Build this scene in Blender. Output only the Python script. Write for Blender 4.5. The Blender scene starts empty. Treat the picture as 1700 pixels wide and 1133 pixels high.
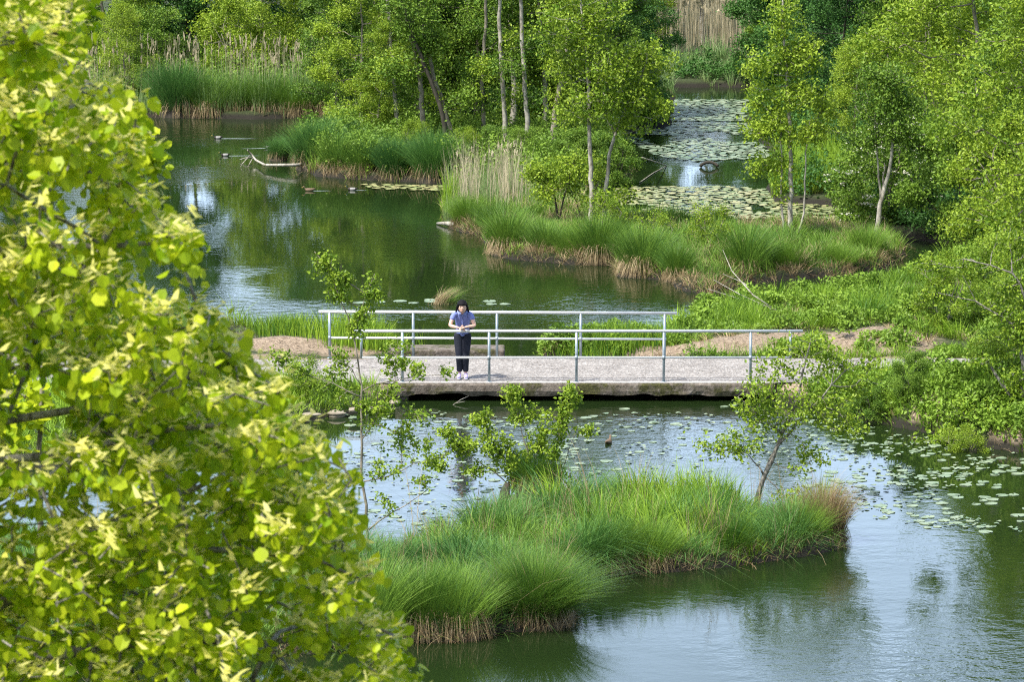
import bpy, bmesh, math, random
import numpy as np
from mathutils import Vector
R = math.radians
# ---------------------------------------------------------------- camera, sky, sun
H = 12.86; F = 6600.0; PITCH = R(8.99)
sc = bpy.context.scene
C = sc.collection
cam_d = bpy.data.cameras.new('camera'); cam = bpy.data.objects.new('camera', cam_d); C.objects.link(cam)
cam.location = (0, 0, H); cam.rotation_euler = (R(90) - PITCH, 0, 0)
cam_d.sensor_width = 36; cam_d.lens = 36 * F / 1700; cam_d.clip_start = .5; cam_d.clip_end = 5000
cam_d.dof.use_dof = True; cam_d.dof.focus_distance = 78; cam_d.dof.aperture_fstop = 18
sc.camera = cam
SUN_EL, SUN_AZ = R(57), R(232)          # azimuth clockwise from +Y
w = bpy.data.worlds.new('World'); sc.world = w; w.use_nodes = True
nt = w.node_tree; bg = nt.nodes['Background']
sky = nt.nodes.new('ShaderNodeTexSky'); sky.sky_type = 'NISHITA'; sky.sun_disc = False
sky.sun_elevation = SUN_EL; sky.sun_rotation = SUN_AZ; sky.air_density = 1.0; sky.dust_density = 3.0; sky.ozone_density = 1.0
# cloud bank added to brighten water reflections, low opposite the sun, over the clear sky
tc = nt.nodes.new('ShaderNodeTexCoord'); sp = nt.nodes.new('ShaderNodeSeparateXYZ'); nt.links.new(tc.outputs['Generated'], sp.inputs[0])
def wm(op, a, b_):
    m_ = nt.nodes.new('ShaderNodeMath'); m_.operation = op
    for i_, v_ in enumerate((a, b_)):
        if isinstance(v_, (int, float)): m_.inputs[i_].default_value = v_
        else: nt.links.new(v_, m_.inputs[i_])
    return m_.outputs[0]
cn = nt.nodes.new('ShaderNodeTexNoise'); cn.inputs['Scale'].default_value = 3.0; cn.inputs['Detail'].default_value = 6; cn.inputs['Roughness'].default_value = .55
mp = nt.nodes.new('ShaderNodeMapping'); mp.inputs['Scale'].default_value = (1, 1, 2.6); nt.links.new(tc.outputs['Generated'], mp.inputs[0]); nt.links.new(mp.outputs[0], cn.inputs['Vector'])
elev = wm('SUBTRACT', 1.0, wm('MULTIPLY', sp.outputs['Z'], 1.7)); side = wm('ADD', wm('MULTIPLY', sp.outputs['Y'], .75), .30)
cf = wm('MULTIPLY', wm('MULTIPLY', elev, side), wm('ADD', wm('MULTIPLY', cn.outputs['Fac'], 1.1), .30)); cf_ = nt.nodes.new('ShaderNodeClamp'); nt.links.new(cf, cf_.inputs[0])
cm = nt.nodes.new('ShaderNodeMix'); cm.data_type = 'RGBA'; nt.links.new(cf_.outputs[0], cm.inputs[0]); nt.links.new(sky.outputs[0], cm.inputs[6]); cm.inputs[7].default_value = (10.8, 14.0, 18.8, 1)
nt.links.new(cm.outputs[2], bg.inputs[0]); bg.inputs[1].default_value = .14
sd = bpy.data.lights.new('sun', 'SUN'); sun = bpy.data.objects.new('sun', sd); C.objects.link(sun)
sd.energy = 3.9; sd.angle = R(3.5); sd.color = (1, .96, .88)
sv = Vector((math.sin(SUN_AZ) * math.cos(SUN_EL), math.cos(SUN_AZ) * math.cos(SUN_EL), math.sin(SUN_EL)))
sun.rotation_euler = sv.to_track_quat('Z', 'Y').to_euler()
sc.view_settings.view_transform = 'Standard'; sc.view_settings.look = 'None'
sc.view_settings.exposure = .60; sc.view_settings.gamma = 1
sc.cycles.filter_width = 1.15; sc.cycles.use_denoising = False; sc.cycles.max_bounces = 6; sc.cycles.diffuse_bounces = 3; sc.cycles.glossy_bounces = 3
sc.cycles.transmission_bounces = 3; sc.cycles.transparent_max_bounces = 8
sc.cycles.caustics_reflective = False; sc.cycles.caustics_refractive = False

# ---------------------------------------------------------------- helpers
CT, ST = math.cos(PITCH), math.sin(PITCH)
def P(px, py, z=0.):
    dx, dy = (px - 850) / F, -(py - 566.5) / F
    r = np.array([dx, dy * ST + CT, dy * CT - ST])
    return np.array([0, 0, H]) + r * ((z - H) / r[2])
def PD(px, py, d):
    dx, dy = (px - 850) / F, -(py - 566.5) / F
    r = np.array([dx, dy * ST + CT, dy * CT - ST])
    return np.array([0, 0, H]) + r * (d / r[1])
def scl(d): return F / (d * 1.012)       # photo pixels per metre at distance d
def nrm(v): return v / np.maximum(np.linalg.norm(v, axis=-1, keepdims=True), 1e-9)
def vnoise(x, y, s, seed=0):
    g = np.random.default_rng(seed).random((64, 64)); x = np.asarray(x) / s + 1000; y = np.asarray(y) / s + 1000
    i, j = np.floor(x).astype(int), np.floor(y).astype(int); u, v = x - i, y - j
    u, v = u * u * (3 - 2 * u), v * v * (3 - 2 * v)
    G = lambda a, b: g[a % 64, b % 64]
    return (G(i, j) * (1 - u) + G(i + 1, j) * u) * (1 - v) + (G(i, j + 1) * (1 - u) + G(i + 1, j + 1) * u) * v
def qmesh(name, V, Q, mats, attrs=None, mi=None, smooth=False):
    me = bpy.data.meshes.new(name); V = np.ascontiguousarray(V, np.float32); Q = np.ascontiguousarray(Q, np.int32)
    k = Q.shape[1]
    me.vertices.add(len(V)); me.vertices.foreach_set('co', V.ravel())
    me.loops.add(Q.size); me.loops.foreach_set('vertex_index', Q.ravel())
    me.polygons.add(len(Q)); me.polygons.foreach_set('loop_start', np.arange(0, Q.size, k, dtype=np.int32))
    try: me.polygons.foreach_set('loop_total', np.full(len(Q), k, np.int32))
    except Exception: pass
    for m in (mats if isinstance(mats, (list, tuple)) else [mats]): me.materials.append(m)
    if mi is not None: me.polygons.foreach_set('material_index', np.ascontiguousarray(mi, np.int32))
    me.update(calc_edges=True)
    me.polygons.foreach_set('use_smooth', np.full(len(Q), smooth))
    for n, a in (attrs or {}).items():
        at = me.attributes.new(n, 'FLOAT', 'POINT'); at.data.foreach_set('value', np.ascontiguousarray(a, np.float32))
    me.update()
    return me
def pymesh(name, V, Fc, mats, smooth=False, mi=None):
    me = bpy.data.meshes.new(name); me.from_pydata([tuple(map(float, v)) for v in V], [], [tuple(map(int, f)) for f in Fc])
    for m in (mats if isinstance(mats, (list, tuple)) else [mats]): me.materials.append(m)
    if mi is not None: me.polygons.foreach_set('material_index', np.array(mi, np.int32))
    me.polygons.foreach_set('use_smooth', [smooth] * len(me.polygons)); me.update(); return me
def obj(name, me, parent=None, loc=None, rot=None, s=None):
    o = bpy.data.objects.new(name, me); C.objects.link(o)
    if parent is not None: o.parent = parent
    if loc is not None: o.location = [float(a) for a in loc]
    if rot is not None: o.rotation_euler = rot
    if s is not None: o.scale = (s, s, s) if np.isscalar(s) else s
    return o
def tag(o, label=None, cat=None, group=None, kind=None):
    if label: o['label'] = label
    if cat: o['category'] = cat
    if group: o['group'] = group
    if kind: o['kind'] = kind
    return o
def thing(name, label, cat, loc=(0, 0, 0), rz=0, group=None, s=1):
    return tag(obj(name, None, None, loc, (0, 0, rz), s), label, cat, group)
def merge(parts):
    Vs, Qs, off = [], [], 0
    for V, Q in parts: Vs.append(V); Qs.append(np.asarray(Q) + off); off += len(V)
    return np.concatenate(Vs), np.concatenate(Qs)
def tubes(segs, sides=6):
    """segs: array (n,8) p0 p1 r0 r1 -> open tube segments"""
    S = np.asarray(segs, float).reshape(-1, 8); n = len(S)
    d = nrm(S[:, 3:6] - S[:, 0:3]); up = np.where(np.abs(d[:, 2:3]) > .9, [[1., 0, 0]], [[0, 0, 1.]])
    a = nrm(np.cross(d, up)); b = np.cross(d, a)
    th = np.arange(sides) * 2 * math.pi / sides
    ring = a[:, None] * np.cos(th)[None, :, None] + b[:, None] * np.sin(th)[None, :, None]
    V = np.concatenate([S[:, None, 0:3] + ring * S[:, None, 6:7], S[:, None, 3:6] + ring * S[:, None, 7:8]], 1).reshape(-1, 3)
    base = (np.arange(n) * 2 * sides)[:, None]; k = np.arange(sides); k2 = (k + 1) % sides
    Q = np.stack([base + k, base + k2, base + sides + k2, base + sides + k], -1).reshape(-1, 4)
    return V, Q
def path_tube(pts, r, sides=8, cap=True):
    pts = np.asarray(pts, float); r = np.broadcast_to(r, (len(pts),)).astype(float)
    if cap:
        d0, d1 = nrm(pts[0] - pts[1]), nrm(pts[-1] - pts[-2])
        pts = np.concatenate([[pts[0] + d0 * .002], pts, [pts[-1] + d1 * .002]]); r = np.concatenate([[r[0] * .02], r, [r[-1] * .02]])
    t = np.gradient(pts, axis=0); t = nrm(t); up = np.array([0, 0, 1.]) if abs(t[len(t) // 2][2]) < .9 else np.array([1., 0, 0])
    a = nrm(np.cross(t, up)); b = np.cross(t, a); th = np.arange(sides) * 2 * math.pi / sides
    V = (pts[:, None] + (a[:, None] * np.cos(th)[None, :, None] + b[:, None] * np.sin(th)[None, :, None]) * r[:, None, None]).reshape(-1, 3)
    k = np.arange(sides); k2 = (k + 1) % sides; i = (np.arange(len(pts) - 1) * sides)[:, None]
    return V, np.stack([i + k, i + k2, i + sides + k2, i + sides + k], -1).reshape(-1, 4)
def box(x0, x1, y0, y1, z0, z1):
    V = np.array([[x, y, z] for z in (z0, z1) for y in (y0, y1) for x in (x0, x1)], float)
    return V, np.array([[0, 2, 3, 1], [4, 5, 7, 6], [0, 1, 5, 4], [1, 3, 7, 5], [3, 2, 6, 7], [2, 0, 4, 6]])
def bevelled(me, wdt=.01, seg=2):
    bm = bmesh.new(); bm.from_mesh(me); bmesh.ops.bevel(bm, geom=bm.edges[:], offset=wdt, segments=seg, affect='EDGES', profile=.6)
    bm.to_mesh(me); bm.free(); return me

# ---------------------------------------------------------------- materials
def newmat(name):
    m = bpy.data.materials.new(name); m.use_nodes = True; nt = m.node_tree; b = nt.nodes['Principled BSDF']
    return m, nt, b
def ramp(nt, fac, stops):
    r = nt.nodes.new('ShaderNodeValToRGB'); e = r.color_ramp.elements
    while len(e) < len(stops): e.new(.5)
    for i, (p, c) in enumerate(stops): e[i].position = p; e[i].color = (*c, 1)
    nt.links.new(fac, r.inputs[0]); return r.outputs[0]
def noise(nt, scale, detail=4, rough=.6, vec=None, sc3=None):
    n = nt.nodes.new('ShaderNodeTexNoise'); n.inputs['Scale'].default_value = scale
    n.inputs['Detail'].default_value = detail; n.inputs['Roughness'].default_value = rough
    tc = nt.nodes.new('ShaderNodeTexCoord'); v = tc.outputs['Object'] if vec is None else vec
    if sc3:
        mp = nt.nodes.new('ShaderNodeMapping'); mp.inputs['Scale'].default_value = sc3; nt.links.new(v, mp.inputs[0]); v = mp.outputs[0]
    nt.links.new(v, n.inputs['Vector']); return n.outputs['Fac']
def attr(nt, name):
    a = nt.nodes.new('ShaderNodeAttribute'); a.attribute_name = name; return a.outputs['Fac']
def mathn(nt, op, a, b=None):
    m = nt.nodes.new('ShaderNodeMath'); m.operation = op
    for i, v in enumerate((a, b)):
        if v is None: continue
        if isinstance(v, (int, float)): m.inputs[i].default_value = v
        else: nt.links.new(v, m.inputs[i])
    return m.outputs[0]
def plain(name, col, rough=.6, metal=0., spec=.5, nscale=None, col2=None, bump=0):
    m, nt, b = newmat(name); b.inputs['Base Color'].default_value = (*col, 1); b.inputs['Roughness'].default_value = rough
    b.inputs['Metallic'].default_value = metal; b.inputs['Specular IOR Level'].default_value = spec
    if nscale:
        f = noise(nt, nscale); nt.links.new(ramp(nt, f, [(.3, col), (.7, col2 or col)]), b.inputs['Base Color'])
        if bump:
            bp = nt.nodes.new('ShaderNodeBump'); bp.inputs['Strength'].default_value = bump; bp.inputs['Distance'].default_value = .02
            nt.links.new(f, bp.inputs['Height']); nt.links.new(bp.outputs[0], b.inputs['Normal'])
    return m
def leafmat(name, ca, cb, trans=.35, gloss=.25, stem=None):
    """ca..cb by leaf, shifted per object; stem: colour of the lower blade (attribute t), its dead part, in grass also painted shade"""
    m, nt, b = newmat(name)
    oi = nt.nodes.new('ShaderNodeObjectInfo')
    f = mathn(nt, 'ADD', attr(nt, 'rnd'), mathn(nt, 'MULTIPLY', mathn(nt, 'SUBTRACT', oi.outputs['Random'], .5), .35))
    mid = tuple((a + c) / 2 for a, c in zip(ca, cb))
    col = ramp(nt, f, [(0, ca), (.5, mid), (1, cb)])
    if stem:
        mx = nt.nodes.new('ShaderNodeMix'); mx.data_type = 'RGBA'
        fac = ramp(nt, attr(nt, 't'), [(0.02, (1, 1, 1)), (.32, (0, 0, 0))])
        nt.links.new(fac, mx.inputs[0]); nt.links.new(col, mx.inputs[6]); mx.inputs[7].default_value = (*stem, 1); col = mx.outputs[2]
    nt.links.new(col, b.inputs['Base Color']); b.inputs['Roughness'].default_value = .45; b.inputs['Specular IOR Level'].default_value = gloss
    if trans:
        tr = nt.nodes.new('ShaderNodeBsdfTranslucent'); nt.links.new(col, tr.inputs[0])
        mix = nt.nodes.new('ShaderNodeMixShader'); mix.inputs[0].default_value = trans
        nt.links.new(b.outputs[0], mix.inputs[1]); nt.links.new(tr.outputs[0], mix.inputs[2])
        nt.links.new(mix.outputs[0], nt.nodes['Material Output'].inputs[0])
    return m
M = {}
M['leaf_bright'] = leafmat('leaf_bright', (.11, .22, .016), (.40, .53, .05), trans=.27)
M['leaf_mid'] = leafmat('leaf_mid', (.06, .15, .02), (.27, .42, .05), trans=.25)
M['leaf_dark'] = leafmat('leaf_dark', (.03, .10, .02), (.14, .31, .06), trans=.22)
M['leaf_near'] = leafmat('leaf_near', (.24, .40, .006), (.74, .80, .03), trans=.44, gloss=.3)
M['bract'] = leafmat('bract', (.78, .76, .12), (.95, .90, .36), trans=.45, gloss=.2)
M['grass'] = leafmat('grass', (.04, .14, .015), (.37, .56, .045), trans=.18, stem=(.11, .12, .035))  # stem: dull dead base, darkened to paint shade deep in the grass
M['sedge'] = leafmat('sedge', (.035, .125, .022), (.27, .44, .055), trans=.2, stem=(.24, .20, .08))
M['sedge_blue'] = leafmat('sedge_blue', (.025, .11, .028), (.18, .36, .08), trans=.2, stem=(.12, .14, .05))
M['straw'] = leafmat('straw', (.22, .15, .07), (.52, .42, .24), trans=.15)
M['litter'] = leafmat('litter', (.05, .035, .02), (.50, .42, .28), trans=0)
M['reed'] = leafmat('reed', (.11, .24, .06), (.38, .50, .20), trans=.3, stem=(.20, .22, .09))
M['reed_dry'] = leafmat('reed_dry', (.34, .29, .17), (.62, .55, .38), trans=.15)
M['flower'] = leafmat('flower', (.65, .65, .50), (.85, .85, .74), trans=.2)
def bark(name, a, b_, sc=6):
    m, nt, b = newmat(name); f = noise(nt, sc, 5, .7, sc3=(1, 1, .5))
    nt.links.new(ramp(nt, f, [(.35, a), (.62, b_)]), b.inputs['Base Color']); b.inputs['Roughness'].default_value = .85
    bp = nt.nodes.new('ShaderNodeBump'); bp.inputs['Distance'].default_value = .02; bp.inputs['Strength'].default_value = .6
    nt.links.new(f, bp.inputs['Height']); nt.links.new(bp.outputs[0], b.inputs['Normal']); return m
M['bark'] = bark('bark', (.10, .09, .065), (.36, .32, .25))
M['bark_dark'] = bark('bark_dark', (.02, .018, .014), (.08, .07, .05))
M['bark_pale'] = bark('bark_pale', (.16, .14, .10), (.52, .49, .42), 9)
M['bark_near'] = bark('bark_near', (.06, .05, .035), (.38, .36, .31), 28)

# water
m, nt, b = newmat('water'); M['water'] = m
b.inputs['Base Color'].default_value = (.013, .026, .007, 1); b.inputs['Roughness'].default_value = .015; b.inputs['IOR'].default_value = 1.333
b.inputs['Specular IOR Level'].default_value = .5
n1 = noise(nt, 3.2, 3, .55); n2 = noise(nt, 14, 2, .5)
mask = ramp(nt, noise(nt, .11, 2, .5), [(.46, (.05,) * 3), (.68, (.85,) * 3)])
hh = mathn(nt, 'MULTIPLY', mathn(nt, 'ADD', n1, mathn(nt, 'MULTIPLY', n2, .22)), mask)
bp = nt.nodes.new('ShaderNodeBump'); bp.inputs['Strength'].default_value = 1; bp.inputs['Distance'].default_value = .022
nt.links.new(hh, bp.inputs['Height']); nt.links.new(bp.outputs[0], b.inputs['Normal'])
# ground
m, nt, b = newmat('soil'); M['soil'] = m
nA = noise(nt, 1.3, 6, .65); nB = noise(nt, 16, 5, .7)
earth = ramp(nt, nB, [(.28, (.10, .075, .05)), (.42, (.24, .18, .125)), (.58, (.37, .29, .205)), (.78, (.54, .46, .35))])
mossy = ramp(nt, nB, [(.3, (.02, .025, .010)), (.6, (.05, .075, .018)), (.8, (.13, .12, .06))])
mx = nt.nodes.new('ShaderNodeMix'); mx.data_type = 'RGBA'
fac = mathn(nt, 'ADD', attr(nt, 'dirt'), mathn(nt, 'MULTIPLY', mathn(nt, 'SUBTRACT', nA, .5), .8))
nt.links.new(ramp(nt, fac, [(.42, (0, 0, 0)), (.58, (1, 1, 1))]), mx.inputs[0]); nt.links.new(mossy, mx.inputs[6]); nt.links.new(earth, mx.inputs[7])
wet = nt.nodes.new('ShaderNodeMix'); wet.data_type = 'RGBA'; nt.links.new(ramp(nt, attr(nt, 'zz'), [(.10, (1, 1, 1)), (.22, (0, 0, 0))]), wet.inputs[0]); nt.links.new(mx.outputs[2], wet.inputs[6]); wet.inputs[7].default_value = (.018, .016, .010, 1)
nt.links.new(wet.outputs[2], b.inputs['Base Color']); b.inputs['Roughness'].default_value = .95
bp = nt.nodes.new('ShaderNodeBump'); bp.inputs['Distance'].default_value = .05; bp.inputs['Strength'].default_value = .7
nt.links.new(nB, bp.inputs['Height']); nt.links.new(bp.outputs[0], b.inputs['Normal'])
# gravel
def gravelmat(name):
    m, nt, b = newmat(name)
    v = nt.nodes.new('ShaderNodeTexVoronoi'); v.inputs['Scale'].default_value = 48
    tc = nt.nodes.new('ShaderNodeTexCoord'); nt.links.new(tc.outputs['Object'], v.inputs['Vector'])
    sp = nt.nodes.new('ShaderNodeSeparateColor'); nt.links.new(v.outputs['Color'], sp.inputs[0])
    f = mathn(nt, 'ADD', mathn(nt, 'MULTIPLY', sp.outputs[0], .6), mathn(nt, 'MULTIPLY', noise(nt, 2.2, 5, .7), .5))
    nt.links.new(ramp(nt, f, [(.20, (.08, .07, .06)), (.42, (.25, .23, .21)), (.68, (.36, .335, .31)), (.90, (.62, .60, .56))]), b.inputs['Base Color'])
    b.inputs['Roughness'].default_value = .9
    bp = nt.nodes.new('ShaderNodeBump'); bp.inputs['Distance'].default_value = .015; bp.inputs['Strength'].default_value = .8
    nt.links.new(v.outputs['Distance'], bp.inputs['Height']); nt.links.new(bp.outputs[0], b.inputs['Normal']); return m
M['gravel'] = gravelmat('gravel')
m, nt, b = newmat('mossy_concrete'); M['concrete'] = m
c1 = ramp(nt, noise(nt, 9, 6, .75), [(.3, (.07, .055, .04)), (.55, (.20, .17, .14)), (.8, (.40, .37, .33))])
mossc = ramp(nt, noise(nt, 30, 3, .6), [(.3, (.030, .028, .012)), (.7, (.11, .11, .03))])
mx = nt.nodes.new('ShaderNodeMix'); mx.data_type = 'RGBA'
nt.links.new(ramp(nt, noise(nt, 2.2, 5, .7), [(.47, (0, 0, 0)), (.58, (1, 1, 1))]), mx.inputs[0]); nt.links.new(c1, mx.inputs[6]); nt.links.new(mossc, mx.inputs[7])
nt.links.new(mx.outputs[2], b.inputs['Base Color']); b.inputs['Roughness'].default_value = .9
bp = nt.nodes.new('ShaderNodeBump'); bp.inputs['Distance'].default_value = .03
nt.links.new(noise(nt, 12, 6, .7), bp.inputs['Height']); nt.links.new(bp.outputs[0], b.inputs['Normal'])
M['rim'] = plain('worn_concrete', (.42, .39, .36), .85, nscale=18, col2=(.66, .64, .60), bump=.4)
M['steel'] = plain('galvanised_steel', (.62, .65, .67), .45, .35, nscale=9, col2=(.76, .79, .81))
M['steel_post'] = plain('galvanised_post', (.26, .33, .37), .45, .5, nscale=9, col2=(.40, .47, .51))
M['pad'] = leafmat('lily_pad', (.17, .26, .15), (.34, .40, .26), trans=0, gloss=.9)
M['pad_yellow'] = leafmat('lily_pad_yellow', (.22, .28, .10), (.42, .40, .18), trans=0, gloss=.8)
M['skin'] = plain('skin', (.78, .50, .38), .5); M['hair'] = plain('black_hair', (.007, .007, .009), .75, spec=.2)
M['shirt'] = plain('blue_shirt', (.17, .22, .56), .8, nscale=60, col2=(.24, .30, .66)); M['navy'] = plain('navy_denim', (.006, .009, .022), .8)
M['shirt_light'] = plain('shirt_placket', (.30, .36, .72), .8)
M['shoe'] = plain('lilac_canvas', (.48, .42, .72), .7); M['sole'] = plain('white_rubber', (.8, .8, .82), .5)
M['lip'] = plain('lip', (.55, .24, .20), .5); M['eye'] = plain('eye', (.03, .02, .02), .2); M['bag'] = plain('black_leather', (.01, .01, .012), .4)
M['duck_body'] = plain('duck_flank', (.24, .24, .23), .6, nscale=30, col2=(.38, .37, .35)); M['duck_dark'] = plain('duck_dark', (.03, .025, .02), .6)
M['duck_head'] = plain('duck_head', (.008, .035, .022), .3); M['duck_brown'] = plain('duck_brown', (.09, .06, .035), .7, nscale=40, col2=(.26, .18, .11)); M['bill'] = plain('bill', (.45, .36, .05), .4)
M['stone'] = plain('limestone', (.22, .19, .14), .9, nscale=8, col2=(.42, .37, .29), bump=.5)

# ---------------------------------------------------------------- land outlines (waterlines)
def W(pts): return np.array([P(x, y)[:2] for x, y in pts])
POLY = {
 'near': W([(-300, 1140), (380, 1088), (480, 1088), (600, 1078), (690, 1066), (760, 1066), (830, 1052), (935, 1044), (952, 1015), (935, 985), (965, 960), (1050, 954), (1130, 948), (1200, 941), (1290, 929), (1340, 922), (1390, 914), (1404, 896), (1375, 872), (1250, 868), (1180, 852), (1050, 846), (950, 852), (880, 858), (820, 880), (740, 905), (680, 920), (600, 935), (500, 940), (300, 930), (-300, 900)]),
 'leftbank': W([(672, 662), (640, 672), (600, 684), (545, 692), (500, 705), (440, 722), (380, 742), (200, 770), (-400, 800), (-400, 535), (300, 545), (420, 556), (500, 566), (560, 573), (640, 584), (672, 612)]),
 'rightbank': W([(1262, 662), (1330, 672), (1400, 690), (1470, 704), (1530, 716), (1600, 738), (1700, 752), (2200, 800), (2200, 400), (1650, 425), (1560, 448), (1500, 474), (1420, 489), (1350, 498), (1280, 503), (1200, 510), (1165, 522), (1150, 545), (1100, 562), (1060, 574), (985, 582), (905, 588), (890, 600), (985, 606), (1110, 612), (1262, 620)]),
 'spit': W([(742, 372), (760, 385), (805, 392), (815, 424), (860, 432), (940, 440), (1022, 441), (1030, 460), (1110, 466), (1135, 483), (1180, 491), (1240, 471), (1330, 464), (1400, 459), (1465, 446), (1500, 425), (1480, 402), (1400, 388), (1300, 380), (1200, 380), (1100, 376), (1040, 368), (1010, 345), (960, 325), (900, 318), (850, 318), (790, 318), (750, 330), (738, 350)]),
 'isle': W([(486, 262), (500, 278), (530, 293), (600, 299), (700, 303), (748, 307), (800, 322), (860, 325), (960, 322), (1030, 305), (1050, 280), (1025, 255), (1035, 224), (1070, 219), (1113, 209), (1116, 150), (1120, 135), (620, 150), (590, 200), (560, 215), (500, 238)]),
 'rightwood': W([(2200, 420), (1660, 424), (1560, 405), (1500, 394), (1430, 374), (1405, 342), (1290, 336), (1275, 312), (1330, 276), (1275, 250), (1240, 200), (1262, 162), (1255, 146), (1150, 143), (1120, 141), (1150, 60), (2200, 60)]),
}
POLY['farbank'] = np.concatenate([W([(-900, 180), (150, 190), (250, 195), (420, 198), (570, 194), (610, 186), (640, 160), (700, 148), (1110, 146), (1260, 143)]), np.array([[300, 150], [1500, 150], [1500, 2500], [-1500, 2500], [-1500, 126]])])
POLY['hither'] = np.array([[-1500, -200], [1500, -200], [1500, 42], [14, 44], [-3, 46], [-8, 50], [-40, 52], [-1500, 60]])
def sdist(x, y, poly):
    x = np.asarray(x, float); y = np.asarray(y, float); d = np.full(x.shape, 1e9); ins = np.zeros(x.shape, bool)
    for (ax, ay), (bx, by) in zip(poly, np.roll(poly, -1, 0)):
        ex, ey = bx - ax, by - ay; L = ex * ex + ey * ey + 1e-12
        t = np.clip(((x - ax) * ex + (y - ay) * ey) / L, 0, 1); d = np.minimum(d, (x - ax - t * ex) ** 2 + (y - ay - t * ey) ** 2)
        c = (ay > y) != (by > y)
        with np.errstate(divide='ignore', invalid='ignore'): ins ^= c & (x < ex * (y - ay) / (ey if ey else 1e-12) + ax)
    return np.where(ins, 1, -1) * np.sqrt(d)
DX0, DX1 = P(655, 640, .35)[0], P(1285, 640, .35)[0]       # deck ends
Y0, Y1 = P(850, 637, .35)[1], P(850, 594.5, .35)[1]        # deck near/far edges
def heights(x, y):
    s = np.full(x.shape, -1e9)
    for k, p in POLY.items(): s = np.maximum(s, sdist(x, y, p) + (vnoise(x, y, .5, 3) - .5) * .16)
    h = np.where(s > 0, np.minimum(s * 2.6, .20) + np.clip(s, 0, 3) * .03, np.maximum(s * .9, -1.1))
    land = np.clip(s / .5, 0, 1)
    h = h + land * ((vnoise(x, y, 1.1, 4) - .5) * .12 + (vnoise(x, y, .3, 5) - .5) * .09)
    for (px, py, a, sx, sy) in [(1640, 690, .75, 3.2, 1.6), (1500, 640, .35, 1.6, 1.2), (1330, 570, .16, 1.6, .9), (1450, 562, .14, 1.0, .8), (1230, 575, .10, .7, .5), (1150, 578, .14, 1.0, .45), (520, 575, .14, .8, .6), (450, 577, .18, .7, .5), (585, 582, .12, .5, .4), (640, 660, .15, .6, .6), (560, 650, .2, 1.2, .6)]:
        c = P(px, py, .3); h = h + land * a * np.exp(-((x - c[0]) / sx) ** 2 - ((y - c[1]) / sy) ** 2)
    pm = np.clip((1.95 - np.abs(y - (Y0 + Y1) / 2)) / .45, 0, 1) * np.clip(land * 3, 0, 1) * (np.abs(x) < 40)
    h = h * (1 - pm) + pm * .335
    return h, s
gx = np.concatenate([[-1500, -600, -250, -120, -70, -45, -32], np.arange(-25, 25.01, .22), [32, 45, 70, 120, 250, 600, 1500]])
gy = np.concatenate([[-200, -80, -20, 0, 10, 20, 30, 38, 44], np.arange(48, 140, .22), np.arange(140, 185, .8), [195, 220, 260, 340, 500, 900, 1600, 2500]])
GX, GY = np.meshgrid(gx, gy); GZ, GS = heights(GX, GY)
def bilin(A, x, y):
    i = np.clip(np.searchsorted(gx, x) - 1, 0, len(gx) - 2); j = np.clip(np.searchsorted(gy, y) - 1, 0, len(gy) - 2)
    u = np.clip((x - gx[i]) / (gx[i + 1] - gx[i]), 0, 1); v = np.clip((y - gy[j]) / (gy[j + 1] - gy[j]), 0, 1)
    return (A[j, i] * (1 - u) + A[j, i + 1] * u) * (1 - v) + (A[j + 1, i] * (1 - u) + A[j + 1, i + 1] * u) * v
def gz(x, y): return bilin(GZ, np.asarray(x, float), np.asarray(y, float))
def gs(x, y): return bilin(GS, np.asarray(x, float), np.asarray(y, float))
def PG(px, py):
    """point of the land surface seen at a photo pixel"""
    z = .2
    for _ in range(8): p = P(px, py, z); z = max(float(gz(p[0], p[1])), 0.)
    return P(px, py, z)
nx, ny = len(gx), len(gy)
dirt = np.clip((2.6 - np.abs(GY - (Y0 + Y1) / 2)) / 1.0, 0, 1) * (np.abs(GX) < 30)
for (px, py, sx, sy, a) in [(1150, 575, 2.2, 1.0, 1.0), (1290, 568, 2.0, 1.3, 1.0), (1420, 570, 2.0, 1.6, 1.1), (500, 575, 2.6, 1.1, 1.0), (1340, 520, 1.2, 1.0, .8), (560, 690, 1.6, .5, .8), (1530, 690, .5, .6, .9), (1690, 720, 1., .7, .8)]:
    c = P(px, py, .3); dirt = np.maximum(dirt, a * np.exp(-((GX - c[0]) / sx) ** 2 - ((GY - c[1]) / sy) ** 2))
ii = (np.arange(ny - 1) * nx)[:, None] + np.arange(nx - 1)
me = qmesh('ground', np.stack([GX, GY, GZ], -1).reshape(-1, 3), np.stack([ii, ii + 1, ii + nx + 1, ii + nx], -1).reshape(-1, 4), M['soil'], {'dirt': dirt.ravel(), 'zz': GZ.ravel()}, smooth=True)
tag(obj('ground', me), kind='structure')
me = qmesh('water', np.array([[-400, -100, 0], [400, -100, 0], [400, 420, 0], [-400, 420, 0]]), np.array([[0, 1, 2, 3]]), M['water'])
tag(obj('water', me), kind='structure')
# gravel path on both sides of the deck
def pathstrip(x0, x1):
    xs = np.linspace(x0, x1, 60); rows = np.linspace(0, 1, 7); V = []
    for j, t in enumerate(rows):
        for x in xs:
            e = (vnoise(x, j * 7., .6, 9) - .5) * .3 * (j in (0, 6)); y = Y0 + .1 + (Y1 - Y0 - .2) * t + e
            V.append([x, y, max(float(gz(x, y)), .335) + .012])
    n = 60; i = (np.arange(6) * n)[:, None] + np.arange(n - 1)
    return np.array(V), np.stack([i, i + 1, i + n + 1, i + n], -1).reshape(-1, 4)
V, Q = merge([pathstrip(-16, DX0 + .06), pathstrip(DX1 - .06, 16)])
tag(obj('path', qmesh('path', V, Q, M['gravel'], smooth=True)), kind='structure')

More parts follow.
